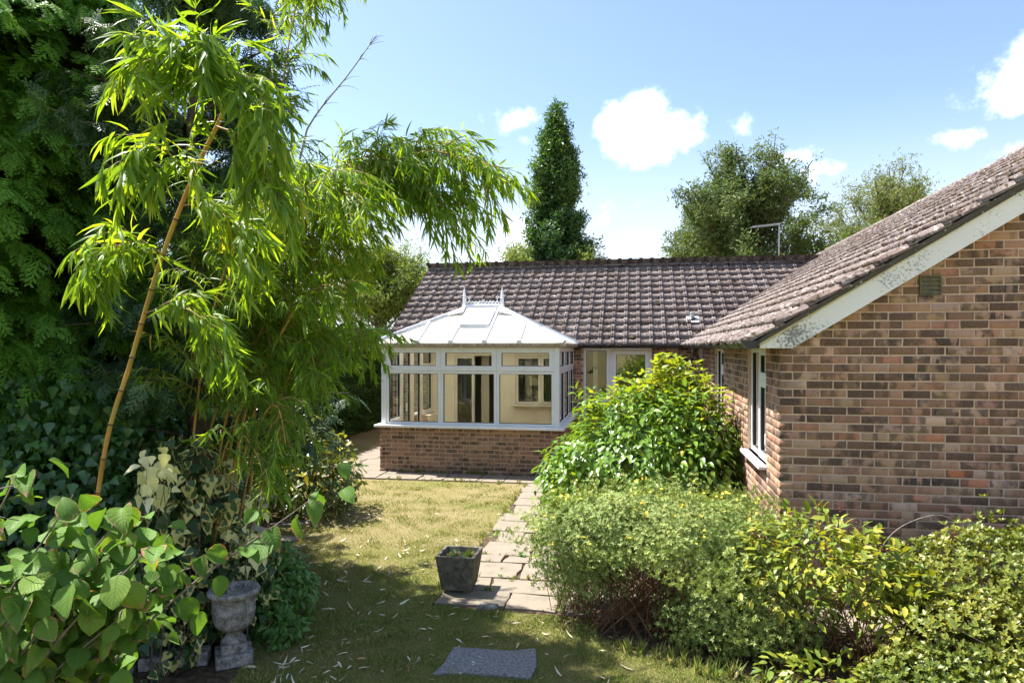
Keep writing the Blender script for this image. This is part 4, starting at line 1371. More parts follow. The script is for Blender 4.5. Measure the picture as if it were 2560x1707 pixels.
for k in range(nn):
    xx = RX0 + 0.09 + k * (RX1 - RX0 - 0.18) / (nn - 1)
    hgt = 0.16 if k in (0, 8) else (0.085 if k in (4,) else 0.05)
    arc = [(xx + 0.032 * math.cos(a), RYc, RZ + 0.1 + 0.04 * math.sin(a)) for a in np.linspace(0, math.pi, 9)]
    cr.tube(arc, 0.007, 6)
    cr.tube([(xx, RYc, RZ + 0.12), (xx, RYc, RZ + 0.1 + hgt)], [0.009, 0.005], 6)
    if hgt > 0.06:
        zt = RZ + 0.1 + hgt * 0.75
        for s in (-1, 1):
            cr.tube([(xx, RYc, zt - 0.03), (xx + s * 0.028, RYc, zt - 0.004), (xx + s * 0.022, RYc, zt + 0.02)], 0.006, 5)
cr.build('cresting', 'white_upvc', cons)
# ------------------------------------------------------------------ paving
def slab_obj(parent, poly, z, th, mat, name='paving_slab', seed=0, chip=0.015):
    r = np.random.default_rng(seed)
    P_ = []
    n = len(poly)
    for i in range(n):                # broken, uneven outline
        a, b = np.array(poly[i], float), np.array(poly[(i + 1) % n], float)
        for t in (0.0, 0.33, 0.66):
            q_ = a + (b - a) * t + (r.normal(0, chip * 0.5, 2) if t else r.normal(0, chip, 2))
            P_.append(q_)
    c = np.mean(P_, axis=0)
    tx, ty = r.normal(0, 0.006, 2)
    top = [(p[0], p[1], z + (p[0] - c[0]) * tx + (p[1] - c[1]) * ty) for p in P_]
    ins = [(c[0] + (p[0] - c[0]) * 0.975, c[1] + (p[1] - c[1]) * 0.975, z + 0.004 + (p[0] - c[0]) * tx + (p[1] - c[1]) * ty) for p in P_]
    bot = [(p[0], p[1], z - th) for p in P_]
    m = len(P_)
    F = [tuple(range(m))]
    F += [(i, (i + 1) % m, (i + 1) % m + m, i + m) for i in range(m)]
    F = [tuple(range(m))] + [(i, i + m, (i + 1) % m + m, (i + 1) % m) for i in range(m)] + [(m + i, 2 * m + i, 2 * m + (i + 1) % m, m + (i + 1) % m) for i in range(m)]
    return MB().add(ins + top + bot, F).build(name, mat, parent)

prng = np.random.default_rng(21)
path = sheet('path', [(-1.78, 5.78), (-0.62, 5.74), (-0.62, 11.2), (-1.78, 11.2)], -0.001, 'soil')
rows = [5.8, 6.17, 6.55, 7.02, 7.26, 7.76, 8.22, 8.7, 9.12, 9.6, 10.05, 10.5, 10.92, 11.18]
for i, (a, b) in enumerate(zip(rows[:-1], rows[1:])):
    xa = -1.76 + prng.normal(0, 0.03) + (0.12 if i in (5, 8) else 0)
    xm = -1.34 + (prng.normal(0, 0.03) if i % 2 else 0.16 + prng.normal(0, 0.03))
    g = 0.011
    slab_obj(path, [(xa, a + g), (xm - g, a + g), (xm - g, b - g), (xa, b - g)], 0.012 + prng.uniform(0, 0.008), 0.05, 'slab', seed=100 + i, chip=0.014)
    slab_obj(path, [(xm + g, a + g), (-0.68, a + g), (-0.68, b - g), (xm + g, b - g)], 0.012 + prng.uniform(0, 0.008), 0.05, 'slab', seed=200 + i, chip=0.014)
wpath = sheet('wing_path', [(-0.61, 5.76), (5.2, 5.76), (5.2, 6.39), (-0.61, 6.39)], 0.001, 'soil')
for i in range(9):
    x = -0.6 + i * 0.62
    slab_obj(wpath, [(x, 5.78), (x + 0.59, 5.78), (x + 0.59, 6.34), (x, 6.34)], 0.013, 0.05, 'slab', seed=300 + i)
terr = sheet('terrace', [(-5.82, 11.13), (-0.7, 11.22), (-0.7, 11.83), (-4.62, 11.83), (-4.62, 19), (-5.82, 19)], 0.001, 'soil')
x = -5.8
k = 0
while x < -0.9:
    w = float(prng.choice([0.45, 0.6, 0.75]))
    w = min(w, -0.72 - x)
    ylo = 11.16 + (x + 5.8) * 0.016
    mid = ylo + float(prng.uniform(0.25, 0.4))
    slab_obj(terr, [(x, ylo), (x + w - .02, ylo + w * .016), (x + w - .02, mid), (x, mid)], 0.014, 0.05, 'slab', seed=400 + k)
    slab_obj(terr, [(x, mid + .02), (x + w - .02, mid + .02), (x + w - .02, 11.82), (x, 11.82)], 0.014, 0.05, 'slab', seed=440 + k)
    x += w
    k += 1
y = 11.84
while y < 18.6:
    d = float(prng.choice([0.45, 0.6, 0.6]))
    xm = -5.8 + float(prng.choice([0.45, 0.6, 0.7]))
    slab_obj(terr, [(-5.8, y), (xm - .02, y), (xm - .02, y + d - .02), (-5.8, y + d - .02)], 0.014, 0.05, 'slab', seed=int(y * 100))
    slab_obj(terr, [(xm, y), (-4.66, y), (-4.66, y + d - .02), (xm, y + d - .02)], 0.014, 0.05, 'slab', seed=int(y * 100) + 7)
    y += d
st = slab_obj(None, [(-1.37, 4.58), (-0.7, 4.62), (-0.72, 5.02), (-1.34, 4.99)], 0.016, 0.05, 'lichen_slab', 'stepping_stone', seed=5, chip=0.025)
tag(st, 'dark lichen spotted slab set flush in the grass in front of the square planter', 'paving slab')
for pts_, lb, sd in (([(-4.6, 7.95), (-4.15, 8.05), (-4.1, 8.3), (-4.5, 8.3)], 'pale flat stone lying at the lawn edge beside the cream pedestal urn', 1),
                     ([(-4.35, 7.35), (-3.95, 7.3), (-3.9, 7.52), (-4.3, 7.55)], 'worn pale stone in the lawn edge in front of the cream pedestal urn', 2)):
    tag(slab_obj(None, pts_, 0.02, 0.05, 'slab', 'edging_stone', seed=sd, chip=0.03), lb, 'stone')

# ------------------------------------------------------------------ planter and urns
pl_c = (-1.63, 6.19)
plant = thing('square_planter', 'dark square tapered stone planter with an oval emblem beside the slab path', 'planter', (*pl_c, 0))
def frustum(mb, c, z0, z1, h0, h1, inner=None):
    v = []
    for z, h in ((z0, h0), (z1, h1)):
        v += [(c[0] - h, c[1] - h, z), (c[0] + h, c[1] - h, z), (c[0] + h, c[1] + h, z), (c[0] - h, c[1] + h, z)]
    f = [(0, 1, 5, 4), (1, 2, 6, 5), (2, 3, 7, 6), (3, 0, 4, 7)]
    if inner is None:
        f += [(3, 2, 1, 0), (4, 5, 6, 7)]
    else:
        hi, zi = inner
        v += [(c[0] - hi, c[1] - hi, z1), (c[0] + hi, c[1] - hi, z1), (c[0] + hi, c[1] + hi, z1), (c[0] - hi, c[1] + hi, z1)]
        v += [(c[0] - hi + .02, c[1] - hi + .02, zi), (c[0] + hi - .02, c[1] - hi + .02, zi), (c[0] + hi - .02, c[1] + hi - .02, zi), (c[0] - hi + .02, c[1] + hi - .02, zi)]
        f += [(3, 2, 1, 0)]
        for k in range(4):
            k2 = (k + 1) % 4
            f += [(4 + k, 4 + k2, 8 + k2, 8 + k), (8 + k, 8 + k2, 12 + k2, 12 + k)]
    return mb.add(v, f)
pb = MB()
frustum(pb, pl_c, 0.045, 0.365, 0.137, 0.185, (0.155, 0.27))
pb.build('pot', 'dark_planter', plant, bevel=0.006)
fr_ = MB()
for sx_ in (-1, 1):
    for sy_ in (-1, 1):
        fr_.box(pl_c[0] + sx_ * 0.09 - .028, pl_c[0] + sx_ * 0.09 + .028, pl_c[1] + sy_ * 0.09 - .028, pl_c[1] + sy_ * 0.09 + .028, 0.0, 0.0445)
fr_.build('foot', 'dark_planter', plant)
em = MB()
fy = lambda z: pl_c[1] - (0.137 + (z - 0.045) / 0.32 * 0.048)
oval = [(pl_c[0] + 0.066 * math.cos(a), fy(0.2 + 0.085 * math.sin(a)) - 0.002, 0.2 + 0.085 * math.sin(a)) for a in np.linspace(0, 2 * math.pi, 33)]
em.tube(oval, 0.008, 6, False)
for dx, z, rx_, rz_ in ((0, 0.22, 0.02, 0.04), (-0.022, 0.17, 0.012, 0.03), (0.022, 0.17, 0.012, 0.03), (0, 0.265, 0.012, 0.012)):
    v = ICO[0] * np.array((rx_, 0.008, rz_)) + np.array((pl_c[0] + dx, fy(z), z))
    em.add(v.tolist(), ICO[1].tolist())
em.build('emblem', 'dark_planter', plant)
rmn = MB()
for s0, s1 in ((-1, 1),):
    for z, hh in ((0.062, 0.0), (0.345, 0.0)):
        y_ = fy(z)
        rmn.box(pl_c[0] - 0.11 - (z - .05) * .12, pl_c[0] + 0.11 + (z - .05) * .12, y_ - 0.006, y_ + 0.006, z - 0.008, z + 0.008)
rmn.build('moulding', 'dark_planter', plant)
sp_ = MB()
sp_.box(pl_c[0] - .143, pl_c[0] + .143, pl_c[1] - .143, pl_c[1] + .143, 0.265, 0.315)
sp_.build('compost', 'soil', plant)

def urn(label, c, mat, s=1.0, rot=0.6, plinth=True):
    u = thing('garden_urn', label, 'urn', (c[0], c[1], 0))
    z = 0.0
    if plinth:
        for hh, z0, z1, nm in ((0.125, 0.0, 0.085, 'plinth'), (0.088, 0.0855, 0.15, 'plinth_step')):
            m = MB()
            a_ = [(c[0] + s * hh * 1.414 * math.cos(rot + math.pi / 4 + k * math.pi / 2), c[1] + s * hh * 1.414 * math.sin(rot + math.pi / 4 + k * math.pi / 2)) for k in range(4)]
            m.prism(a_, 'z', z0 * s, z1 * s)
            m.build(nm, mat, u, bevel=0.01)
        z = 0.1505 * s
    prof = [(0.085, 0), (0.08, 0.02), (0.06, 0.04), (0.052, 0.065), (0.06, 0.085), (0.1, 0.1), (0.13, 0.13), (0.142, 0.17), (0.145, 0.215), (0.151, 0.222), (0.146, 0.23), (0.15, 0.3), (0.162, 0.335), (0.178, 0.345), (0.182, 0.365), (0.172, 0.38), (0.15, 0.375), (0.14, 0.35), (0.135, 0.32)]
    b = MB().lathe((c[0], c[1], z), [(r_ * s, q_ * s) for r_, q_ in prof], 40)
    b.build('bowl', mat, u, smooth=True)
    return u
urn('weathered grey stone urn on a square plinth at the lawn edge', (-2.87, 4.5), 'weathered_stone', 1.0, 0.62)
u2 = thing('pedestal_urn', 'cream stone urn with a dark square top half hidden by the ivy', 'urn', (-4.62, 7.62, 0))
MB().lathe((-4.62, 7.62, 0), [(0.16, 0), (0.16, 0.05), (0.1, 0.08), (0.08, 0.14), (0.13, 0.22), (0.18, 0.3), (0.2, 0.4)], 28).build('bowl', 'pale_stone', u2, smooth=True)
MB().box(-4.86, -4.38, 7.38, 7.86, 0.401, 0.45).build('top', 'dark_planter', u2, bevel=0.01)
for k, (x, y, w, d, h, a) in enumerate(((-3.14, 4.42, .22, .14, .1, .5), (-3.36, 4.32, .2, .15, .09, .42), (-3.57, 4.22, .22, .14, .1, .45))):
    m = MB().box(-w / 2, w / 2, -d / 2, d / 2, 0, h)
    o = m.build('edging_block', 'weathered_stone', None, bevel=0.012)
    o.location = (x, y, 0); o.rotation_euler = (0, 0, a - 0.1)
    tag(o, ['rough grey edging block touching the plinth of the grey urn', 'rough grey edging block in the middle of the short row by the urn', 'rough grey edging block at the leafy end of the short row'][k], 'stone', 'edging blocks by the grey urn')
m = ICO_R[0] * np.array((0.2, 0.14, 0.16))
o = link('rock', npmesh('rock', m, ICO[1], 'weathered_stone'), None, None, (-3.35, 5.75, 0.08))
md = o.modifiers.new('s', 'SUBSURF'); md.levels = 2; md.render_levels = 2
tag(o, 'grey boulder under the leaves behind the grey stone urn', 'rock')
br_ = link('broken_stone', npmesh('broken_stone', np.array([(0, 0, 0), (.2, .02, 0), (.19, .12, 0), (.02, .1, 0), (.02, .01, .05), (.17, .03, .06), (.18, .1, .045), (.03, .09, .04)]), np.array([(3, 2, 1, 0), (4, 5, 6, 7), (0, 1, 5, 4), (1, 2, 6, 5), (2, 3, 7, 6), (3, 0, 4, 7)]), 'weathered_stone'), None, None, (-1.37, 5.72, 0.0))
tag(br_, 'broken lump of dark stone on the grass against the end of the slab path', 'stone')

# ------------------------------------------------------------------ vegetation helpers
def tri(F):
    out = []
    for f in F:
        for i in range(1, len(f) - 1):
            out.append((f[0], f[i], f[i + 1]))
    return np.array(out)

class Sticks:
    """many thin tapered stems joined into one mesh"""
    def __init__(s):
        s.V, s.T, s.b = [], [], 0

    def add(s, path, rad, sides=4):
        V, F = tube_arrays(path, rad, sides, False)
        T = tri(F)
        s.V.append(V); s.T.append(T + s.b); s.b += len(V)

    def build(s, name, mat, parent, kind='stuff'):
        return link(name, npmesh(name, np.vstack(s.V), np.vstack(s.T), mat, None, True), parent, kind)

def bent(p0, d, length, n=6, bend=(0, 0, -0.1), wob=0.05, r=None):
    """a path that starts along d and bends bit by bit"""
    r = r or rng
    P_ = [np.array(p0, float)]
    d = unit(np.array(d, float))
    for k in range(n):
        d = unit(d + np.array(bend) + r.normal(0, wob, 3))
        P_.append(P_[-1] + d * length / n)
    return np.array(P_)

def leaf_dirs(o, r, out=0.6, down=0.4, rand=0.6, nup=0.7, nout=0.5, nrand=0.4):
    d = unit(o * out + r.normal(0, rand, o.shape) + np.array((0, 0, -down)))
    n = unit(o * nout + np.array((0, 0, nup)) + r.normal(0, nrand, o.shape))
    return frames(d, n)

# flat fern-like spray of cypress foliage
def spray_tmpl(n=7, seed=0, w=0.03):
    r = np.random.default_rng(seed)
    V, T = [], []
    def blade(p, q, w0, z=0.0):
        p, q = np.array(p), np.array(q)
        d = unit(q - p)
        s = np.array((-d[1], d[0], 0)) * w0
        b = len(V)
        V.extend([p - s * 0.5, p + s * 0.5, p + (q - p) * 0.6 + s, q, p + (q - p) * 0.6 - s])
        T.extend([(b, b + 4, b + 1), (b + 1, b + 4, b + 2), (b + 4, b + 3, b + 2)])
    blade((0, 0, 0), (0, 1, -0.22), w)
    for k in range(n):
        t = 0.1 + 0.8 * k / (n - 1)
        z = -0.22 * t * t
        L = 0.42 * (1 - t * 0.65) * r.uniform(0.8, 1.15)
        for s in (-1, 1):
            a = math.radians(r.uniform(34, 50))
            p = (0, t, z)
            q = (s * L * math.sin(a), t + L * math.cos(a), z - 0.1 * L - 0.03)
            blade(p, q, w)
            for m in (0.45, 0.75):
                pp = np.array(p) + (np.array(q) - np.array(p)) * m
                for s2 in (-1, 1):
                    a2 = s * a + s2 * 0.6
                    l2 = L * 0.36
                    blade(pp, pp + np.array((math.sin(a2) * l2, math.cos(a2) * l2, -0.02)), w * 0.8)
    return np.array(V, float), np.array(T), np.zeros((len(V), 2))
SPRAY = spray_tmpl(6, 1, 0.026)
SPRAY_S = spray_tmpl(3, 2, 0.045)
SPRAYS = [SPRAY, spray_tmpl(5, 8, 0.03), spray_tmpl(7, 9, 0.022)]

# ------------------------------------------------------------------ tall cypresses on the left
def cypress(label, c, rad, h, n, seed, size=0.26, mat='conifer', z0=0.1, core=0.66, vis=None, lean=(0, 0)):
    r = np.random.default_rng(seed)
    t = thing('cypress_tree', label, 'tree', (c[0], c[1], 0), 'tall cypresses left of the lawn')
    tr = bent((c[0], c[1], -0.1), (0.02, 0, 1), h * 0.95, 10, (0, 0, 0), 0.02, r)
    MB().tube(tr, np.linspace(0.16, 0.02, 11), 9).build('trunk', 'bark', t, smooth=True)
    # points on a column with a tapering, lumpy skin; most of them where the garden sees it
    m = int(n * 2.6)
    z = z0 + (h - z0) * r.uniform(0, 1, m)
    a = r.uniform(-math.pi, math.pi, m)
    lob = sum(0.09 * np.sin(k * a + ph + z * kz) for k, ph, kz in ((3, 1.0, 1.7), (5, 2.1, -2.3), (7, 0.4, 3.1), (2, 0.2, 4.0)))
    taper = np.clip(1.02 - (z / h) ** 6, 0.05, 1) * (0.82 + 0.18 * np.clip(z / 1.2, 0, 1))
    rr = rad * taper * (1 + lob) * (1 - 0.3 * r.uniform(0, 1, m) ** 2)
    o = np.stack([np.cos(a), np.sin(a), np.zeros(m)], 1)
    pos = np.stack([c[0] + np.cos(a) * rr, c[1] + np.sin(a) * rr, z], 1)
    face = ((CAM - pos) * o).sum(1) > -0.9
    nb = n // 15
    keep = np.where(face | (r.uniform(0, 1, m) < 0.25))[0][:nb]
    BP, BD, BN, BS = [], [], [], []
    for p, q in zip(pos[keep], o[keep]):          # drooping boughs, each a flat tier of sprays
        L = r.uniform(0.35, 0.75)
        ax = bent(p - q * 0.22, q * 0.85 + np.array((0, 0, r.uniform(-0.15, 0.35))) + r.normal(0, 0.2, 3), L, 6, (0, 0, -0.14), 0.05, r)
        nrm = unit(q * 0.45 + np.array((0, 0, 1.0)) + r.normal(0, 0.2, 3))
        for j in range(15):
            i = min(6, 1 + j * 6 // 15)
            t_ = unit(ax[i] - ax[i - 1])
            sd = unit(np.cross(t_, nrm)) * (1 if j % 2 else -1)
            BP.append(ax[i] + r.normal(0, 0.02, 3))
            BD.append(unit(t_ * 0.8 + sd * r.uniform(0.1, 0.9) + np.array((0, 0, -0.25)) + r.normal(0, 0.12, 3)))
            BN.append(unit(nrm + r.normal(0, 0.22, 3)))
            BS.append(size * r.uniform(0.55, 1.1))
    BP, BD, BN, BS = np.array(BP), np.array(BD), np.array(BN), np.array(BS)
    for v_, tm in enumerate(SPRAYS):
        ii = np.arange(v_, len(BP), len(SPRAYS))
        scatter_obj('foliage', tm, BP[ii], frames(BD[ii], BN[ii]), BS[ii], mat, t)
    # dark hull added inside the crown to block light, shade in its colour
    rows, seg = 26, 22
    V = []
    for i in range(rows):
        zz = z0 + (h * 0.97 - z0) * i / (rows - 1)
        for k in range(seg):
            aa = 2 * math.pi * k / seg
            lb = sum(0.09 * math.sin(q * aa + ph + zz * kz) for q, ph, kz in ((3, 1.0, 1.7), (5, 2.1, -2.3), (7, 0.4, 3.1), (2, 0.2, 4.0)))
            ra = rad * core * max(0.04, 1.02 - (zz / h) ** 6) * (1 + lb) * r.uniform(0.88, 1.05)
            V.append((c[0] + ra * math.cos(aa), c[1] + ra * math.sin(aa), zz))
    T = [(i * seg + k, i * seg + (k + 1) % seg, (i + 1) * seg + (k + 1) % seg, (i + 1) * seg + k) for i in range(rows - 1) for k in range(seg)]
    link('shade_core', npmesh('shade_core', V, np.array(T), 'conifer_core'), t, 'stuff')
    return t
cypress('dense green cypress behind the thick leaning bamboo cane', (-5.95, 5.95), 1.35, 6.6, 15000, 31, 0.26)
cypress('dense cypress at the garden edge, nearer the broad leaved shrub', (-6.35, 4.75), 1.35, 6.4, 9000, 32, 0.26)
cypress('dense cypress standing at the back of the group, towards the clipped hedge', (-7.0, 7.7), 1.1, 4.9, 2600, 33, 0.3)

# the airy dark conifer with sky showing through its limbs
yw = thing('yew_tree', 'airy dark conifer with sky showing through its limbs behind the bamboo', 'tree', (-4.05, 5.85, 0))
yr = np.random.default_rng(41)
tr = bent((-4.05, 5.85, -0.1), (0.0, 0.03, 1), 5.9, 12, (0, 0, 0), 0.03, yr)
MB().tube(tr, np.linspace(0.12, 0.02, 13), 8).build('trunk', 'bark', yw, smooth=True)
limbs = Sticks()
yp, yd = [], []
for k in range(88):
    f = yr.uniform(0.28, 1.0)
    p0 = tr[int(f * 12)]
    a = yr.uniform(-math.pi, math.pi)
    L = yr.uniform(0.8, 1.8) * (1.15 - 0.65 * f)
    pth = bent(p0, (math.cos(a), math.sin(a), 0.45), L, 7, (0, 0, -0.07), 0.08, yr)
    limbs.add(pth, np.linspace(0.022, 0.005, 8), 4)
    for q in range(2, 8):
        for j in range(7):
            p = pth[q] + yr.normal(0, 0.05, 3)
            o = unit(pth[q] - pth[q - 1] + yr.normal(0, 0.55, 3) + np.array((0, 0, -0.35)))
            yp.append(p); yd.append(o)
limbs.build('limbs', 'bark', yw)
yp, yd = np.array(yp), np.array(yd)
scatter_obj('foliage', SPRAY, yp, frames(yd, unit(np.array((0, 0, 1.0)) + yr.normal(0, 0.4, yp.shape))), yr.uniform(0.16, 0.27, len(yp)), 'yew', yw)

# ------------------------------------------------------------------ bamboo
CULMS = {
    'big': [(-4.02, 4.35, -0.05), (-3.54, 4.03, 1.5), (-3.21, 3.89, 2.18), (-2.81, 3.65, 2.79), (-2.41, 3.42, 3.26), (-2.15, 3.27, 3.5), (-2.09, 3.23, 3.59)],
    'c2': [(-4.2, 5.78, -0.05), (-4.12, 5.74, 0.5), (-3.78, 5.61, 1.63), (-3.4, 5.48, 2.26), (-2.89, 5.16, 2.9), (-2.29, 4.87, 3.36), (-1.76, 4.76, 3.63), (-1.33, 4.64, 3.64), (-0.98, 4.6, 3.4)],
    'c3': [(-3.8, 5.68, -0.05), (-3.67, 5.63, 0.48), (-3.32, 5.49, 1.65), (-3.03, 5.34, 2.33), (-2.75, 5.19, 2.98), (-2.44, 4.94, 3.44), (-2.02, 4.81, 3.69), (-1.67, 4.78, 3.6)],
    'c4': [(-3.98, 6.12, -0.05), (-3.88, 6.1, 0.34), (-3.57, 6.06, 1.59), (-3.1, 5.94, 2.01), (-2.57, 5.63, 2.41), (-2.19, 5.39, 2.37)],
    'c5': [(-3.98, 6.03, -0.05), (-3.9, 6.0, 0.37), (-3.62, 5.84, 1.61), (-3.36, 5.69, 3.05), (-3.04, 5.44, 4.33), (-2.75, 5.19, 5.05), (-2.49, 4.93, 5.17), (-2.31, 4.76, 4.9)],
    'c6': [(-3.95, 5.65, -0.05), (-3.82, 5.6, 0.48), (-3.55, 5.45, 1.65), (-3.08, 5.23, 2.41), (-2.58, 5.02, 3.09), (-2.06, 4.91, 3.49), (-1.61, 4.79, 3.47), (-1.33, 4.74, 3.23)],
    'c7': [(-3.9, 5.25, -0.05), (-3.79, 5.2, 0.6), (-3.56, 5.04, 1.69), (-3.33, 4.88, 2.4), (-2.95, 4.64, 3.04), (-2.48, 4.43, 3.36), (-2.09, 4.29, 3.38), (-1.81, 4.24, 3.21)],
    'c8': [(-3.6, 5.72, -0.05), (-3.47, 5.67, 0.48), (-3.17, 5.52, 1.57), (-2.86, 5.28, 2.04), (-2.66, 5.12, 2.3), (-2.5, 4.96, 2.25), (-2.38, 4.79, 2.05)],
    'c10': [(-3.35, 5.2, -0.05), (-3.1, 5.05, 0.9), (-2.9, 4.86, 1.6), (-2.68, 4.72, 1.85), (-2.58, 4.65, 1.75), (-2.5, 4.57, 1.55)],
    'c11': [(-3.45, 4.95, -0.05), (-3.25, 4.85, 0.8), (-3.1, 4.7, 1.4), (-2.9, 4.58, 1.65), (-2.7, 4.52, 1.5), (-2.6, 4.45, 1.3)],
    'c12': [(-4.2, 6.3, -0.05), (-4.05, 6.2, 1.2), (-3.85, 6.0, 2.4), (-3.55, 5.75, 3.3), (-3.2, 5.5, 3.75), (-2.9, 5.3, 3.7)],
    'c13': [(-4.3, 6.0, -0.05), (-4.2, 5.9, 1.2), (-4.0, 5.65, 2.3), (-3.7, 5.35, 3.0), (-3.35, 5.1, 3.25), (-3.05, 4.95, 3.05)],
    'c14': [(-4.1, 6.25, -0.05), (-3.95, 6.15, 1.0), (-3.7, 5.95, 1.9), (-3.4, 5.7, 2.45), (-3.05, 5.5, 2.6), (-2.8, 5.35, 2.4)],
    'c15': [(-3.7, 5.55, -0.05), (-3.55, 5.47, 0.8), (-3.34, 5.39, 1.66), (-2.89, 5.16, 2.4), (-2.5, 4.95, 2.87), (-2.2, 4.81, 3.08), (-2.0, 4.76, 2.98)],
    'c9': [(-3.75, 5.48, -0.05), (-3.62, 5.44, 0.54), (-3.36, 5.28, 1.59), (-2.94, 5.05, 2.12), (-2.6, 4.83, 2.5), (-2.3, 4.69, 2.72), (-2.05, 4.55, 2.68)],
}
LIMBS = [[(-2.74, 3.62, 2.78), (-2.77, 3.46, 2.87), (-2.87, 3.34, 2.82), (-2.95, 3.22, 2.64)],
         [(-2.38, 3.43, 3.14), (-2.4, 3.22, 3.27), (-2.49, 3.1, 3.31), (-2.51, 3.0, 3.13)],
         [(-2.15, 3.27, 3.5), (-2.18, 3.16, 3.67), (-2.27, 3.04, 3.73), (-2.43, 2.91, 3.63)],
         [(-2.15, 3.27, 3.5), (-2.01, 3.19, 3.68), (-1.84, 3.12, 3.52), (-1.7, 3.04, 3.25)],
         [(-2.19, 3.28, 3.44), (-1.98, 3.2, 3.34), (-1.8, 3.13, 3.13), (-1.7, 3.1, 2.95)],
         [(-2.15, 3.27, 3.5), (-2.22, 3.15, 3.72), (-2.2, 3.05, 3.74), (-2.08, 2.98, 3.67)],
         [(-2.55, 3.5, 3.08), (-2.34, 3.43, 3.06), (-2.14, 3.37, 2.92), (-1.99, 3.3, 2.72)],
         [(-3.02, 3.77, 2.48), (-2.73, 3.67, 2.52), (-2.49, 3.61, 2.42), (-2.33, 3.54, 2.19)]]
br_r = np.random.default_rng(52)
clump = thing('bamboo', 'clump of slender bamboo canes arching over the lawn with hanging leaves', 'bamboo', (-3.9, 5.7, 0))
bigb = thing('bamboo', 'thick golden bamboo cane leaning out of the cypress with large drooping leaves', 'bamboo', (-4.02, 4.35, 0))

def culm_mesh(pts, r0, r1, parent, n=60, node=0.24):
    P_ = spline(pts, n)
    L = np.concatenate([[0], np.cumsum(np.linalg.norm(np.diff(P_, axis=0), axis=1))])
    s, rad = [], []
    k = 0.0
    tot = L[-1]
    while k < tot:                    # a swollen ring at each node
        for dk, f in ((0, 1.0), (node * 0.44, 1.0), (node * 0.47, 1.2), (node * 0.5, 0.93)):
            if k + dk < tot:
                s.append(k + dk)
                rad.append((r0 + (r1 - r0) * (k + dk) / tot) * f)
        k += node
    Q = np.stack([np.interp(s, L, P_[:, i]) for i in range(3)], 1)
    MB().tube(Q, rad, 10).build('culm', 'culm', parent, smooth=True)
    nd = Sticks()
    for i in range(2, len(Q), 4):
        d_ = unit(Q[i] - Q[i - 1])
        nd.add(np.array([Q[i] - d_ * 0.006, Q[i] + d_ * 0.004]), np.array([rad[i] * 1.06, rad[i] * 1.03]), 10)
    nd.build('node_rings', 'bark', parent)
    return P_

leafP = {0: [], 1: []}
leafD = {0: [], 1: []}
leafS = {0: [], 1: []}
twigs = {0: Sticks(), 1: Sticks()}

def leafy(which, path, step, size, spread=0.5, down=0.55):
    """hang leaves along a twig, in fans"""
    L = np.concatenate([[0], np.cumsum(np.linalg.norm(np.diff(path, axis=0), axis=1))])
    s = L[-1] * 0.12
    while s < L[-1]:
        p = np.array([np.interp(s, L, path[:, i]) for i in range(3)])
        i = min(np.searchsorted(L, s), len(path) - 1)
        d = unit(path[i] - path[i - 1])
        for q in range(br_r.integers(2, 4)):
            v = unit(d * 0.75 + br_r.normal(0, spread, 3) + np.array((0.12, 0, -down)))
            leafP[which].append(p + br_r.normal(0, 0.012, 3)); leafD[which].append(v)
            leafS[which].append(size * br_r.uniform(0.6, 1.15))
        s += step * br_r.uniform(0.7, 1.3)
    for q in range(5):
        leafP[which].append(path[-1]); leafD[which].append(unit(unit(path[-1] - path[-2]) + br_r.normal(0, 0.3, 3) + np.array((0, 0, -0.3)))); leafS[which].append(size * br_r.uniform(0.8, 1.2))

def side_twigs(which, path, n, f0, length, size, step=0.045, rad=0.004, upward=0.25):
    for k in range(n):
        f = f0 + (1 - f0) * (k + br_r.uniform(0, 1)) / n
        i = min(int(f * (len(path) - 1)), len(path) - 2)
        t = unit(path[i + 1] - path[i])
        o = unit(np.cross(t, br_r.normal(0, 1, 3)))
        d = unit(t * 0.7 + o * 0.8 + np.array((0.1, -0.05, upward)))
        L = length * br_r.uniform(0.6, 1.2) * (1.15 - 0.5 * f)
        tw = bent(path[i], d, L, 6, (0.02, 0, -0.17), 0.06, br_r)
        twigs[which].add(tw, np.linspace(rad, rad * 0.3, 7), 4)
        leafy(which, tw, step, size)

for key, pts in CULMS.items():
    if key == 'big':
        P_ = culm_mesh(pts, 0.019, 0.011, bigb, 60, 0.26)
        continue
    P_ = culm_mesh(pts, 0.0145, 0.004, clump, 60, 0.22)
    n_tw = {'c2': 120, 'c3': 110, 'c4': 50, 'c5': 64, 'c6': 110, 'c7': 76, 'c8': 40, 'c9': 50, 'c10': 24, 'c11': 24, 'c12': 90, 'c13': 90, 'c14': 80, 'c15': 46}[key]
    side_twigs(0, P_, int(n_tw * (1.25 if key in ('c3', 'c5', 'c6', 'c7') else 1)), 0.3 if key in ('c3', 'c5', 'c6', 'c7') else 0.42, 0.36 if key in ('c8', 'c9', 'c10', 'c11', 'c15') else 0.56, 0.125)
for lm in LIMBS:
    P_ = spline(lm, 14)
    twigs[1].add(P_, np.linspace(0.006, 0.003, 14), 5)
    leafy(1, P_, 0.024, 0.18, 0.45, 0.65)
    side_twigs(1, P_, 12, 0.2, 0.28, 0.165, 0.03, 0.003, 0.1)
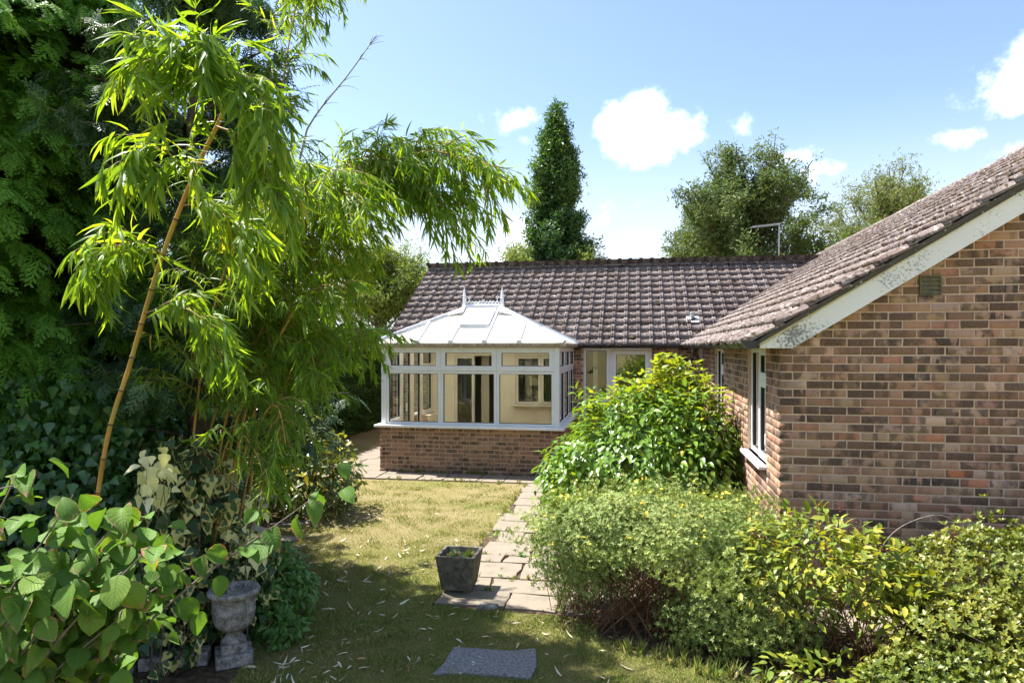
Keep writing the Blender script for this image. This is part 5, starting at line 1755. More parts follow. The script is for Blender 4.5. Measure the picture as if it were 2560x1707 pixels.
for which, par in ((0, clump), (1, bigb)):
    twigs[which].build('twigs', 'twig_tan', par)
    P_, D_, S_ = np.array(leafP[which]), np.array(leafD[which]), np.array(leafS[which])
    nrm = unit(np.array((0.0, -0.25, 0.8)) + br_r.normal(0, 0.5, P_.shape))
    Rm = frames(D_, nrm)
    big = np.argsort([-seen_size(p) * s for p, s in zip(P_, S_)])[:300]
    me = npmesh('leaf', BAMBOO[0], BAMBOO[1], 'bamboo_leaf', BAMBOO[2], True)
    part_objs('leaf', me, P_[big], Rm[big], S_[big], par)
    rest = np.setdiff1d(np.arange(len(P_)), big)
    scatter_obj('foliage', BAMBOO, P_[rest], Rm[rest], S_[rest], 'bamboo_leaf', par)
dc = thing('dead_cane', 'bare grey dead cane sticking out above the bamboo against the sky', 'cane', (-3.9, 5.85, 0))
P_ = spline([(-3.9, 5.85, -0.05), (-3.4, 5.7, 2.4), (-2.91, 5.57, 3.94), (-2.8, 5.57, 4.25), (-2.41, 5.46, 4.59), (-2.1, 5.31, 4.83)], 40)
MB().tube(P_, np.linspace(0.014, 0.003, 40), 7).build('cane', 'dead_cane', dc, smooth=True)
sh = Sticks()
for k in range(16):
    i = int(br_r.integers(22, 39))
    sh.add(bent(P_[i], unit(P_[i] - P_[i - 1]) + br_r.normal(0, 0.25, 3), br_r.uniform(0.08, 0.2), 4, (0, 0, -0.2), 0.08, br_r), np.linspace(0.004, 0.001, 5), 3)
sh.build('dry_sheaths', 'dead_cane', dc)

# ------------------------------------------------------------------ broad leaved shrub at lower left (every leaf its own part)
hz = thing('broad_leaved_shrub', 'shrub with large round scorched leaves in front of the ivy and grey urn', 'shrub', (-2.75, 2.5, 0))
hr = np.random.default_rng(61)
SHAPE = [(0.06, 0.16), (0.2, 0.33), (0.42, 0.41), (0.64, 0.37), (0.82, 0.24), (0.93, 0.11)]
HLEAF = [leaf_tmpl(SHAPE, 0.12, 0.18, (-1, -0.5, 0, 0.5, 1), 0.0), leaf_tmpl(SHAPE, 0.3, 0.3, (-1, -0.5, 0, 0.5, 1), 0.15), leaf_tmpl(SHAPE, 0.55, 0.55, (-1, -0.5, 0, 0.5, 1), 0.35), leaf_tmpl(SHAPE, -0.35, 0.5, (-1, -0.5, 0, 0.5, 1), -0.3)]
def wavy(t, seed):
    r = np.random.default_rng(seed)
    V = t[0].copy()
    V[:, 2] += 0.03 * np.sin(V[:, 1] * 16 + seed) * np.abs(V[:, 0]) / 0.4
    V[:, :2] *= 1 + r.normal(0, 0.022, (len(V), 2))
    return V, t[1], t[2]
hme = []
for k in range(12):
    t_ = wavy(HLEAF[k % 4], k)
    hme.append(npmesh('leaf', t_[0], t_[1], 'scorched_leaf' if (k % 4 >= 2 or k in (1, 9)) else 'broad_leaf', t_[2], True))
wood = Sticks()
hp, hd = [], []
tips = []
for k, tip in enumerate([(-2.62, 2.5, 1.72), (-2.45, 2.62, 1.62), (-2.3, 2.75, 1.52), (-2.05, 2.6, 1.42), (-1.99, 2.89, 1.3), (-2.26, 2.74, 1.42), (-2.13, 2.8, 1.24), (-2.45, 2.45, 1.35), (-2.7, 2.55, 1.2), (-2.38, 2.65, 1.1), (-2.3, 2.8, 0.98), (-2.6, 2.65, 0.9), (-2.45, 2.8, 0.75), (-2.75, 2.7, 0.65), (-2.4, 2.71, 1.18), (-2.85, 2.45, 1.5), (-2.3, 2.5, 1.3), (-2.2, 2.66, 1.12), (-1.62, 3.2, 1.5), (-2.55, 2.35, 1.0), (-2.62, 2.7, 1.45), (-2.4, 2.55, 0.9)]):
    b0 = np.array((-2.85 + hr.normal(0, 0.1), 2.45 + hr.normal(0, 0.1), -0.05))
    mid = b0 * 0.45 + np.array(tip) * 0.55 + np.array((-0.1, -0.05, 0.12))
    P_ = spline([b0, mid, tip], 16)
    wood.add(P_, np.linspace(0.011, 0.003, 16), 5)
    nl = 13 if k != 18 else 6
    for j in range(nl):
        i = 15 - int(j * 0.7)
        hp.append(P_[max(5, i)] + hr.normal(0, 0.02, 3))
        side = 1 if j % 2 else -1
        t_ = unit(P_[i] - P_[i - 1])
        hd.append(unit(t_ * 0.35 + side * unit(np.cross(t_, (0, 0, 1))) * 0.55 + np.array((0.1, -0.28, -0.55)) + hr.normal(0, 0.28, 3)))
hp, hd = np.array(hp), np.array(hd)
hn = unit(np.array((0.1, -0.5, 0.75)) + hr.normal(0, 0.25, hp.shape))
HR = frames(hd, hn)
sel = hr.integers(0, 12, len(hp))
for k in range(12):
    ii = np.where(sel == k)[0]
    part_objs('leaf', hme[k], hp[ii], HR[ii], hr.uniform(0.085, 0.15, len(ii)), hz)
bi = hr.integers(0, len(hp), 420)
bpos = hp[bi] + np.array((-0.1, 0.14, -0.06)) + hr.normal(0, 0.1, (420, 3))
scatter_obj('inner_leaves', wavy(HLEAF[1], 3), bpos, frames(unit(hd[bi] + hr.normal(0, 0.4, (420, 3))), unit(np.array((0.1, -0.4, 0.8)) + hr.normal(0, 0.3, (420, 3)))), hr.uniform(0.08, 0.135, 420), 'broad_leaf', hz)
for p in hp[::3]:
    wood.add(np.array([p, p + hr.normal(0, 0.05, 3)]), np.array((0.003, 0.002)), 3)
wood.build('branches', 'grey_twig', hz)

# ------------------------------------------------------------------ masses of ivy and low plants on the left
def leaf_mass(name, label, cat, base, blobs, tmpl, mat, seed, size, parts=0, stems=None, group=None, **kw):
    """a plant made of leaves on the skins of a few overlapping mounds: blobs = (centre, radii, count)"""
    t = thing(name, label, cat, base, group)
    P_, O_ = [], []
    for k, (c, rad, n) in enumerate(blobs):
        p, o, _ = crown_points(c, rad, n, kw.get('depth', 0.45), seed + k * 13, kw.get('lobes', 22), kw.get('amp', 0.25), kw.get('width', 0.06), kw.get('zmin', -1))
        keep = p[:, 2] > 0.02
        P_.append(p[keep]); O_.append(o[keep])
    P_, O_ = np.vstack(P_), np.vstack(O_)
    r = np.random.default_rng(seed + 99)
    Rm = leaf_dirs(O_, r, kw.get('out', 0.6), kw.get('down', 0.4), kw.get('rand', 0.5), kw.get('nup', 0.7), kw.get('nout', 0.5), kw.get('nrand', 0.35))
    S_ = r.uniform(0.65, 1.2, len(P_)) * size
    big = np.array([], int)
    if parts:
        big = np.argsort([-seen_size(p) * s * (1 + 0.4 * max(0, float(np.dot(unit(CAM - p), o)))) for p, o, s in zip(P_, O_, S_)])[:parts]
        part_objs('leaf', npmesh('leaf', tmpl[0], tmpl[1], mat, tmpl[2], True), P_[big], Rm[big], S_[big], t)
    rest = np.setdiff1d(np.arange(len(P_)), big)
    scatter_obj('foliage', tmpl, P_[rest], Rm[rest], S_[rest], mat, t)
    if stems:
        st_ = Sticks()
        m, n_st, rad0 = stems
        for k in range(n_st):
            c, rad, _ = blobs[k % len(blobs)]
            a = r.uniform(0, 2 * math.pi)
            e = np.array(c) + np.array((math.cos(a), math.sin(a), r.uniform(-0.1, 0.8))) * np.array(rad) * r.uniform(0.5, 0.9)
            b0 = np.array((c[0] + r.normal(0, 0.2) * rad[0], c[1] + r.normal(0, 0.2) * rad[1], -0.03))
            P2 = spline([b0, (b0 * 0.4 + e * 0.6) + r.normal(0, 0.04, 3), e], 10)
            st_.add(P2, np.linspace(rad0, rad0 * 0.3, 10), 4)
        st_.build('stems', m, t)
    return t, P_, O_, r

leaf_mass('ivy', 'dark glossy ivy covering the foot of the cypresses', 'ivy', (-4.6, 4.6, 0),
          [((-4.75, 4.75, 1.0), (0.75, 0.7, 1.15), 2600), ((-4.3, 4.9, 0.8), (0.6, 0.6, 1.0), 1700), ((-3.75, 4.35, 0.55), (0.5, 0.4, 0.75), 1200), ((-5.1, 4.0, 0.9), (0.6, 0.7, 1.0), 900)],
          IVY, 'ivy', 71, 0.085, 0, ('bark', 40, 0.01), depth=0.35, out=0.3, down=0.85, nout=0.8, nup=0.35)
leaf_mass('variegated_ivy', 'cream and green variegated ivy hanging behind the broad leaved shrub', 'ivy', (-3.3, 4.6, 0),
          [((-3.35, 4.65, 0.75), (0.42, 0.38, 0.82), 900), ((-3.15, 4.95, 0.35), (0.38, 0.33, 0.48), 600), ((-3.3, 4.3, 0.3), (0.3, 0.3, 0.35), 200)],
          IVY, 'variegated', 72, 0.095, 0, ('bark', 24, 0.009), depth=0.35, out=0.2, down=1.0, nout=0.9, nup=0.25)
leaf_mass('cream_ivy', 'cluster of pure cream ivy leaves among the variegated ivy', 'ivy', (-3.2, 4.1, 0),
          [((-3.2, 4.1, 1.4), (0.14, 0.11, 0.19), 40), ((-2.95, 4.72, 1.0), (0.16, 0.12, 0.19), 30), ((-2.92, 4.75, 0.72), (0.14, 0.1, 0.18), 18)],
          IVY, 'cream_leaf', 73, 0.1, 108, ('bark', 8, 0.006), depth=0.3, out=0.2, down=1.1, nout=0.8, nup=0.3, nrand=0.5)
leaf_mass('low_shrub', 'low green small leaved shrub spilling onto the lawn behind the grey urn', 'shrub', (-3.3, 5.2, 0),
          [((-3.25, 5.2, 0.28), (0.5, 0.4, 0.36), 1100), ((-3.0, 5.3, 0.25), (0.35, 0.3, 0.3), 600), ((-3.45, 5.9, 0.2), (0.33, 0.35, 0.28), 500)],
          OVATE, 'understory', 74, 0.085, 0, ('grey_twig', 30, 0.005), depth=0.5, down=0.5)
leaf_mass('fern_clump', 'tuft of bright green ground plants at the foot of the grey urn', 'plant', (-2.72, 4.85, 0),
          [((-2.72, 4.86, 0.08), (0.2, 0.16, 0.2), 420), ((-2.95, 4.95, 0.15), (0.25, 0.18, 0.3), 420)],
          OVATE, 'understory', 75, 0.06, 0, None, depth=0.5)
leaf_mass('yellow_laurel', 'shrub with yellow splashed leaves between the bamboo and the paving', 'shrub', (-4.5, 8.7, 0),
          [((-4.75, 8.75, 0.75), (0.7, 0.6, 0.85), 1300), ((-4.3, 8.5, 0.5), (0.55, 0.5, 0.55), 800), ((-4.2, 9.0, 0.55), (0.42, 0.4, 0.5), 420)],
          ELLIPT, 'laurel', 76, 0.11, 0, ('bark', 26, 0.009), depth=0.45)
leaf_mass('bushy_undergrowth', 'dark leafy undergrowth at the foot of the bamboo clump', 'shrub', (-4.2, 6.4, 0),
          [((-4.75, 6.6, 0.7), (0.65, 0.65, 0.85), 1900), ((-5.3, 7.7, 0.8), (0.55, 0.55, 0.95), 1100), ((-4.2, 5.9, 0.5), (0.42, 0.42, 0.65), 900)],
          OVATE, 'ivy', 77, 0.09, 0, ('bark', 30, 0.008), depth=0.5)

# ------------------------------------------------------------------ shrubs on the right
t, P_, O_, r = leaf_mass('rounded_shrub', 'large rounded shrub with bright yellow green leaves beside the wing window', 'shrub', (0.0, 9.2, 0),
          [((0.15, 9.15, 0.78), (1.1, 1.0, 0.84), 5600), ((-0.68, 8.8, 0.52), (0.52, 0.55, 0.56), 1500), ((0.65, 8.8, 0.65), (0.64, 0.7, 0.85), 1800), ((0.48, 9.3, 1.12), (0.66, 0.6, 0.8), 2000)],
          OVATE, 'viburnum', 81, 0.115, 300, ('bark', 60, 0.012), depth=0.38, lobes=70, amp=0.34, width=0.02, out=0.7, down=0.5, rand=0.38, nout=0.45, nup=0.8, nrand=0.28, zmin=-0.85)
sp_, so_ = [], []
shoots = Sticks()
for k in range(150):                    # upright new shoots on the crown
    a, q = r.uniform(0, 2 * math.pi), r.uniform(0, 0.92)
    b0 = np.array((0.3 + math.cos(a) * 1.0 * q, 9.2 + math.sin(a) * 0.85 * q, 0.75 + (1.08 if math.cos(a) > -0.4 else 0.88) * math.sqrt(max(0, 1 - q * q)) - 0.05))
    pth = bent(b0, (math.cos(a) * q * 0.5, math.sin(a) * q * 0.5, 1), r.uniform(0.16, 0.4), 4, (0, 0, 0.05), 0.05, r)
    shoots.add(pth, np.linspace(0.005, 0.002, 5), 4)
    for j in range(9):
        i = 1 + j // 2
        i = min(i, 4)
        aa = j * 2.4 + r.normal(0, 0.3)
        sp_.append(pth[i]); so_.append(unit(np.array((math.cos(aa), math.sin(aa), 0.75)) + r.normal(0, 0.2, 3)))
shoots.build('shoots', 'twig_tan', t)
sp_, so_ = np.array(sp_), np.array(so_)
scatter_obj('shoot_leaves', OVATE, sp_, frames(so_, unit(np.array((0, 0, 1.0)) + r.normal(0, 0.3, sp_.shape))), r.uniform(0.07, 0.12, len(sp_)), 'backlit_new_leaf', t)

# potentilla: leaflets in fives, yellow flowers, brown twigs
LEAFLET = leaf_tmpl([(0.5, 0.2)], 0.3, 0.1)
FIVE = rosette(LEAFLET, 5, 0.45, 0.25, 1.0, 4)
po = thing('flowering_shrub', 'grey green small leaved shrub dotted with yellow flowers over the slab path', 'shrub', (0.25, 5.75, 0))
pr_ = np.random.default_rng(91)
PO = [((0.2, 5.8, 0.72), (0.98, 0.62, 0.33), 15000, -0.35), ((-0.45, 5.85, 0.52), (0.42, 0.5, 0.4), 4200, -0.9), ((0.75, 5.55, 0.45), (0.5, 0.5, 0.45), 5200, -0.9), ((0.55, 5.3, 0.2), (0.36, 0.26, 0.24), 1500, -0.9), ((0.95, 5.3, 0.25), (0.4, 0.3, 0.3), 2800, -0.9)]
PP, OO = [], []
for k, (c, rad, n, zm) in enumerate(PO):
    p, o, _ = crown_points(c, rad, n, 0.55, 92 + k, 130, 0.42, 0.012, zm)
    keep = p[:, 2] > 0.03
    PP.append(p[keep]); OO.append(o[keep])
PP, OO = np.vstack(PP), np.vstack(OO)
pm = frames(unit(np.cross(OO, pr_.normal(0, 1, OO.shape))), unit(OO * 0.7 + np.array((0, 0, 0.5)) + pr_.normal(0, 0.4, OO.shape)))
scatter_obj('foliage', FIVE, PP, pm, pr_.uniform(0.016, 0.03, len(PP)), 'potentilla', po, smooth=False)
tw = Sticks()
for k in range(620):
    c, rad, n, zm = PO[int(pr_.choice(5, p=[.5, .12, .2, .06, .12]))]
    b0 = np.array((c[0] + pr_.normal(0, 0.3) * rad[0], c[1] + pr_.normal(0, 0.3) * rad[1], 0.0))
    d = pr_.normal(0, 1, 3); d[2] = abs(d[2]) * 0.9 + 0.1
    e = np.array(c) + unit(d) * np.array(rad) * pr_.uniform(0.75, 1.08)
    tw.add(spline([b0, b0 * 0.45 + e * 0.55 + pr_.normal(0, 0.05, 3), e], 7), np.linspace(0.0042, 0.0012, 7), 3)
WP, WO = [], []
for k in range(230):                   # wands standing out of the crown
    c, rad, n, zm = PO[int(pr_.choice(3, p=[.7, .15, .15]))]
    d = unit(pr_.normal(0, 1, 3) * np.array((1, 1, 0.5)) + np.array((0, 0, 0.9)))
    if d[2] < 0: continue
    b0 = np.array(c) + d * np.array(rad) * 0.92
    pth = bent(b0, d * 0.6 + np.array((0, 0, 0.7)), pr_.uniform(0.08, 0.24), 5, (0, 0, 0), 0.1, pr_)
    tw.add(pth, np.linspace(0.002, 0.001, 6), 3)
    for j in range(12):
        WP.append(pth[int(pr_.integers(1, 6))] + pr_.normal(0, 0.012, 3)); WO.append(unit(d + pr_.normal(0, 0.6, 3)))
WP, WO = np.array(WP), np.array(WO)
scatter_obj('wand_leaves', FIVE, WP, frames(unit(np.cross(WO, pr_.normal(0, 1, WO.shape))), WO), pr_.uniform(0.016, 0.028, len(WP)), 'potentilla', po, smooth=False)
tw.build('twigs', 'red_stem', po)
PET = leaf_tmpl([(0.35, 0.3), (0.8, 0.36)], 0.1, -0.1)
FLOWER = rosette(PET, 5, 0.35, 0.08, 1.0, 9)
fme = npmesh('flower', FLOWER[0], FLOWER[1], 'petal', None, True)
top_ = WP[pr_.choice(len(WP), 90, replace=False)] + np.array((0, -0.01, 0.015))
pick = pr_.choice(np.where((((CAM - PP) * OO).sum(1) > 0) & (PP[:, 2] > 0.7))[0], 50, replace=False)
FP = np.vstack([top_, PP[pick] + OO[pick] * 0.06])
FO = unit(np.array((0, -0.5, 1.0)) + pr_.normal(0, 0.35, FP.shape))
part_objs('flower', fme, FP, frames(unit(np.cross(FO, pr_.normal(0, 1, FP.shape))), FO), pr_.uniform(0.014, 0.022, len(FP)), po)

# hypericum
t, P_, O_, r = leaf_mass('berried_shrub', 'loose yellow green shrub with red berries between the flowering shrub and the azalea', 'shrub', (1.3, 5.25, 0),
          [((1.28, 5.3, 0.72), (0.5, 0.42, 0.34), 620), ((1.6, 5.2, 0.6), (0.35, 0.35, 0.32), 330), ((1.05, 5.15, 0.5), (0.3, 0.3, 0.25), 170), ((1.25, 4.72, 0.14), (0.4, 0.22, 0.14), 190), ((1.6, 4.55, 0.12), (0.4, 0.2, 0.12), 160), ((1.85, 5.0, 0.4), (0.35, 0.3, 0.35), 240), ((1.55, 5.65, 0.3), (0.45, 0.3, 0.35), 260)],
          ELLIPT, 'hypericum', 101, 0.085, 250, ('red_stem', 110, 0.0045), depth=0.6, out=0.8, down=0.2, rand=0.4, nout=0.2, nup=1.0, nrand=0.25, zmin=-0.4)
bp = []
for k in range(26):
    i = int(r.integers(0, 900))
    if P_[i][2] > 0.75:
        c = P_[i] + np.array((0, 0, 0.05))
        for j in range(7):
            bp.append(c + r.normal(0, 0.018, 3))
bp = np.array(bp)
scatter_obj('berries', ICO, bp, np.tile(np.eye(3), (len(bp), 1, 1)), r.uniform(0.004, 0.0065, len(bp)), 'berry', t)
ws = Sticks()
ws.add(spline([(1.75, 5.6, 0.0), (1.78, 5.65, 0.55), (1.95, 5.7, 0.85), (2.25, 5.75, 0.98), (2.42, 5.75, 0.92), (2.47, 5.75, 0.8)], 24), np.linspace(0.006, 0.002, 24), 5)
wsr = ws.build('arching_stem', 'grey_twig', None, None)
tag(wsr, 'single pale dry stem arching in front of the gable wall', 'stem')

# azalea
ROSE = rosette(leaf_tmpl([(0.35, 0.17), (0.72, 0.16)], 0.25, 0.15), 7, 0.55, 0.25, 1.0, 6)
az_ = thing('azalea', 'dense azalea with yellow green leaf rosettes at the foot of the gable wall', 'shrub', (2.6, 5.1, 0))
ar = np.random.default_rng(111)
PP, OO = [], []
for k, (c, rad, n) in enumerate([((2.5, 5.25, 0.5), (0.75, 0.62, 0.46), 2700), ((3.3, 5.3, 0.62), (0.8, 0.7, 0.5), 2600), ((2.2, 4.75, 0.3), (0.6, 0.5, 0.4), 1900), ((2.95, 4.6, 0.4), (0.8, 0.6, 0.45), 2300), ((1.75, 4.55, 0.15), (0.4, 0.35, 0.24), 700), ((2.3, 4.25, 0.15), (0.6, 0.4, 0.3), 1200), ((3.9, 5.0, 0.6), (0.7, 0.8, 0.45), 1200)]):
    p, o, _ = crown_points(c, rad, n, 0.35, 112 + k, 60, 0.28, 0.025, -0.7)
    keep = p[:, 2] > 0.02
    PP.append(p[keep]); OO.append(o[keep])
for k, (x, y, z) in enumerate(((2.55, 5.55, 1.02), (2.7, 5.5, 0.95), (2.43, 5.6, 0.92), (2.85, 5.5, 0.85))):   # a spur above the crown
    p = np.array((x, y, z)) + ar.normal(0, 0.06, (9, 3))
    PP.append(p); OO.append(unit(ar.normal(0, 0.5, (9, 3)) + np.array((0, 0, 1.0))))
PP, OO = np.vstack(PP), np.vstack(OO)
am_ = frames(unit(np.cross(OO, ar.normal(0, 1, OO.shape))), unit(OO * 0.55 + np.array((0, 0, 0.75)) + ar.normal(0, 0.3, OO.shape)))
scatter_obj('foliage', ROSE, PP, am_, ar.uniform(0.032, 0.052, len(PP)), 'azalea', az_)
tw = Sticks()
for k in range(330):
    i = int(ar.integers(0, len(PP)))
    e = PP[i]
    b0 = np.array((2.7 + ar.normal(0, 0.45), 4.95 + ar.normal(0, 0.25), 0.0))
    tw.add(spline([b0, b0 * 0.35 + e * 0.65 - np.array((0, 0, 0.08)), e], 7), np.linspace(0.008, 0.002, 7), 4)
tw.build('twigs', 'grey_twig', az_)

# ------------------------------------------------------------------ clipped hedge behind the conservatory
def hedge_obj(label, x0, x1, y0, y1, h, n, seed):
    t = thing('clipped_hedge', label, 'hedge', ((x0 + x1) / 2, (y0 + y1) / 2, 0))
    r = np.random.default_rng(seed)
    MB().box(x0 + 0.12, x1 - 0.12, y0 + 0.12, y1 - 0.12, 0, h - 0.12).build('shade_core', 'conifer_core', t, 'stuff')  # solid core box, the shade of the inside is in its colour
    fl = r.choice(3, n, p=[0.5, 0.28, 0.22])
    P_ = np.zeros((n, 3)); O_ = np.zeros((n, 3))
    a, b = r.uniform(0, 1, n), r.uniform(0, 1, n)
    m = fl == 0
    P_[m] = np.stack([np.full(m.sum(), x1), y0 + (y1 - y0) * a[m], h * b[m]], 1); O_[m] = (1, 0, 0)
    m = fl == 1
    P_[m] = np.stack([x0 + (x1 - x0) * a[m], y0 + (y1 - y0) * b[m], np.full(m.sum(), h)], 1); O_[m] = (0, 0, 1)
    m = fl == 2
    P_[m] = np.stack([x0 + (x1 - x0) * a[m], np.full(m.sum(), y0), h * b[m]], 1); O_[m] = (0, -1, 0)
    P_ += O_ * r.normal(-0.05, 0.06, (n, 1))
    d = unit(O_ * 0.9 + r.normal(0, 0.4, P_.shape) + np.array((0, 0, 0.15)))
    scatter_obj('foliage', SPRAY_S, P_, frames(d, unit(r.normal(0, 0.6, P_.shape) + np.array((0, 0, 0.8)))), r.uniform(0.14, 0.26, n), 'hedge', t)
hedge_obj('tall clipped conifer hedge running along the garden beside the paved path', -8.5, -7.25, 9.3, 21, 2.6, 15000, 121)
hedge_obj('dark clipped hedge closing the garden behind the end of the paved path', -7.1, -5.0, 22, 23, 2.4, 3500, 122)

# ------------------------------------------------------------------ trees beyond the roof
def far_tree(name, label, c, h, trunk_r, skeleton, leaf, size, per, spread, mat, seed, group=None, tmpl=SMALL, hang=0.3, dome=None):
    """skeleton: list of limb paths; leaves gather in clumps along their outer parts"""
    t = thing(name, label, 'tree', (c[0], c[1], 0), group)
    r = np.random.default_rng(seed)
    st_ = Sticks()
    P_, O_ = [], []
    cc = np.array((c[0], c[1], h * 0.5))
    for path, r0, r1, f0 in skeleton:
        if dome and path[0][2] > 0:
            dv = (np.asarray(path) - np.array((c[0], c[1], dome[0]))) / np.array(dome[1])
            q = np.linalg.norm(dv, axis=1) > lumpy(unit(dv), 80, 0.55, 0.012, seed)
            if q[:2].any():
                continue
            if q.any():
                path = path[:max(3, int(np.argmax(q)))]
        st_.add(path, np.linspace(r0, r1, len(path)), 5)
        L = len(path)
        for i in range(int(L * f0), L):
            n = int(per * r.uniform(0.5, 1.4))
            p = path[i] + r.normal(0, spread, (n, 3)) * np.array((1, 1, 0.75))
            P_.append(p); O_.append(np.tile(unit(path[i] - cc), (n, 1)))
    P_, O_ = np.vstack(P_), np.vstack(O_)
    if dome:
        dv = (P_ - np.array((c[0], c[1], dome[0]))) / np.array(dome[1])
        kp = np.linalg.norm(dv, axis=1) < lumpy(unit(dv), 80, 0.55, 0.012, seed) + r.normal(0.02, 0.04, len(P_))
        P_, O_ = P_[kp], O_[kp]
    st_.build('trunk', 'bark', t, None)
    scatter_obj('crown', tmpl, P_, leaf_dirs(O_, r, 0.5, hang, 0.7, 0.7, 0.4, 0.5), r.uniform(0.6, 1.2, len(P_)) * size, mat, t)
    return t

LEAF3 = rosette(SMALL, 3, 0.5, 0.3, 1.0, 12)
# columnar oak
r = np.random.default_rng(131)
sk = []
oc = (-3.75, 32.0)
for k in range(190):
    z0 = 0.6 + 11.0 * r.uniform() ** 0.9
    a = r.uniform(0, 2 * math.pi)
    wmax = 2.8 * max(0.0, 1 - z0 / 12.6) ** 0.85 + 0.12
    L = r.uniform(1.2, 2.2) * (1.1 - z0 / 22)
    b0 = (oc[0], oc[1], z0)
    e = (oc[0] + math.cos(a) * wmax * r.uniform(0.55, 1), oc[1] + math.sin(a) * wmax * r.uniform(0.55, 1), z0 + L)
    sk.append((spline([b0, ((b0[0] + e[0] * 2) / 3, (b0[1] + e[1] * 2) / 3, z0 + L * 0.4), e], 8), 0.05, 0.012, 0.35))
sk.append((np.array([(oc[0], oc[1], -0.1), (oc[0], oc[1], 6), (oc[0] + 0.1, oc[1], 13.6)]), 0.3, 0.03, 0.95))
for k in range(26):
    e = (oc[0] + r.normal(0, 0.16), oc[1] + r.normal(0, 0.16), r.uniform(11.0, 13.5))
    sk.append((spline([(oc[0], oc[1], e[2] - 1.2), e], 6), 0.03, 0.01, 0.3))
far_tree('columnar_oak', 'tall narrow columnar oak rising behind the conservatory roof', oc, 14.2, 0.3, sk, None, 0.2, 36, 0.2, 'oak', 132, tmpl=LEAF3)
# spreading beech with layered, fanned limbs
def fan_skeleton(c, h, w, n, seed, base=0.25, lift=0.5, trunk=0.3, wob=0.05):
    r = np.random.default_rng(seed)
    sk = [(bent((c[0], c[1], -0.1), (0, 0, 1), h * 0.6, 8, (0, 0, 0), 0.04, r), trunk, trunk * 0.4, 9)]
    for k in range(n):
        a = r.uniform(0, 2 * math.pi)
        f = r.uniform(base, 0.62)
        p0 = np.array((c[0], c[1], h * f))
        el = r.uniform(0.12, 1.45) * lift + 0.35 * f
        L = min(w / max(0.35, math.cos(min(1.4, el))), (h - p0[2]) / max(0.18, math.sin(el))) * r.uniform(0.75, 1.0)
        pth = bent(p0, (math.cos(a) * math.cos(el), math.sin(a) * math.cos(el), math.sin(el)), L, 12, (0, 0, 0.012), wob, r)
        sk.append((pth, trunk * 0.3, 0.02, 0.3))
        for q in range(5):
            i = int(r.integers(4, 12))
            b = bent(pth[i], unit(pth[i] - pth[i - 1]) + r.normal(0, 0.55, 3), L * r.uniform(0.15, 0.32), 6, (0, 0, -0.03), 0.07, r)
            sk.append((b, 0.025, 0.008, 0.25))
    return sk
far_tree('beech_tree', 'broad spreading beech tree standing behind the aerial and main ridge', (5.6, 37.7), 12.2, 0.35,
         fan_skeleton((5.6, 37.7), 13.4, 5.2, 90, 141, 0.2, 0.85, 0.3), None, 0.2, 15, 0.24, 'beech', 142, tmpl=LEAF3, hang=0.5, dome=(5.2, (4.9, 4.9, 6.5)))
far_tree('birch_tree', 'light feathery birch tree showing over the wing roof', (11.0, 32.6), 10, 0.2,
         fan_skeleton((11.0, 32.6), 10.2, 2.6, 34, 143, 0.3, 1.05, 0.16), None, 0.13, 15, 0.24, 'birch', 144, tmpl=LEAF3, hang=0.5)
far_tree('birch_tree', 'smaller rounded tree filling the gap between the beech and the birch', (9.6, 30.0), 7.4, 0.2,
         fan_skeleton((9.6, 30.0), 7.2, 1.6, 18, 145, 0.35, 1.0, 0.14), None, 0.13, 14, 0.22, 'far_bush', 146, tmpl=LEAF3)
for (x, y, h, w, n, sd, lb) in ((-5.6, 30.5, 7.0, 1.6, 22, 151, 'rounded green tree on the bamboo side of the columnar oak'),
                               (-1.7, 31.5, 6.4, 1.8, 22, 153, 'low green tree on the aerial side of the columnar oak'),
                               (-10.5, 27.0, 6.6, 2.2, 26, 155, 'green tree beyond the clipped hedge, seen through the bamboo tips'),
                               (-15.5, 25.0, 7.2, 2.6, 26, 157, 'green tree behind the cypresses, far beyond the hedge'),
                               (-8.2, 31.0, 5.9, 2.0, 22, 159, 'low green tree between the hedge and the roof end')):
    far_tree('garden_tree', lb, (x, y), h, 0.15, fan_skeleton((x, y), h, w, n, sd, 0.25, 1.0, 0.14), None, 0.16, 15, 0.22, 'far_bush', sd + 1, 'trees beyond the house', LEAF3)
# trees behind the viewer, mirrored in the panes
for (x, y, h, w, sd, lb) in ((-7.5, -13.5, 5.0, 2.6, 161, 'leafy tree at the bottom of the garden opposite the conservatory'),
                             (1.5, -15.0, 5.0, 2.8, 163, 'leafy tree at the bottom of the garden opposite the slab path')):
    far_tree('garden_tree', lb, (x, y), h, 0.2, fan_skeleton((x, y), h, w, 26, sd, 0.15, 0.9, 0.16), None, 0.24, 10, 0.32, 'far_bush', sd + 1, 'trees at the bottom of the garden', LEAF3)

# ------------------------------------------------------------------ grass, weeds, fallen leaves
gr = np.random.default_rng(171)
BLADE = (np.array([(-0.09, 0, 0), (0.09, 0, 0), (0.05, 0.55, 0.12), (0, 1, 0.4)]), np.array([(0, 1, 2), (0, 2, 3)]), np.zeros((4, 2)))
zs = 4.2 / (1 - gr.uniform(0, 1, 420000) * (1 - 4.2 / 11.6))       # denser near the viewer
tt = gr.uniform(-0.62, 0.42, len(zs))
G_ = np.stack([tt * zs * CS - zs * SN, tt * zs * SN + zs * CS], 1)
ok = inside(LAWN, G_)
ok &= ~((G_[:, 0] > -1.36) & (G_[:, 0] < -0.72) & (G_[:, 1] > 4.62) & (G_[:, 1] < 4.99))
G_, zz = G_[ok], zs[ok]
bare = np.sin(G_[:, 0] * 3.1 + 1) * np.sin(G_[:, 1] * 2.3) + gr.normal(0, 0.6, len(G_))
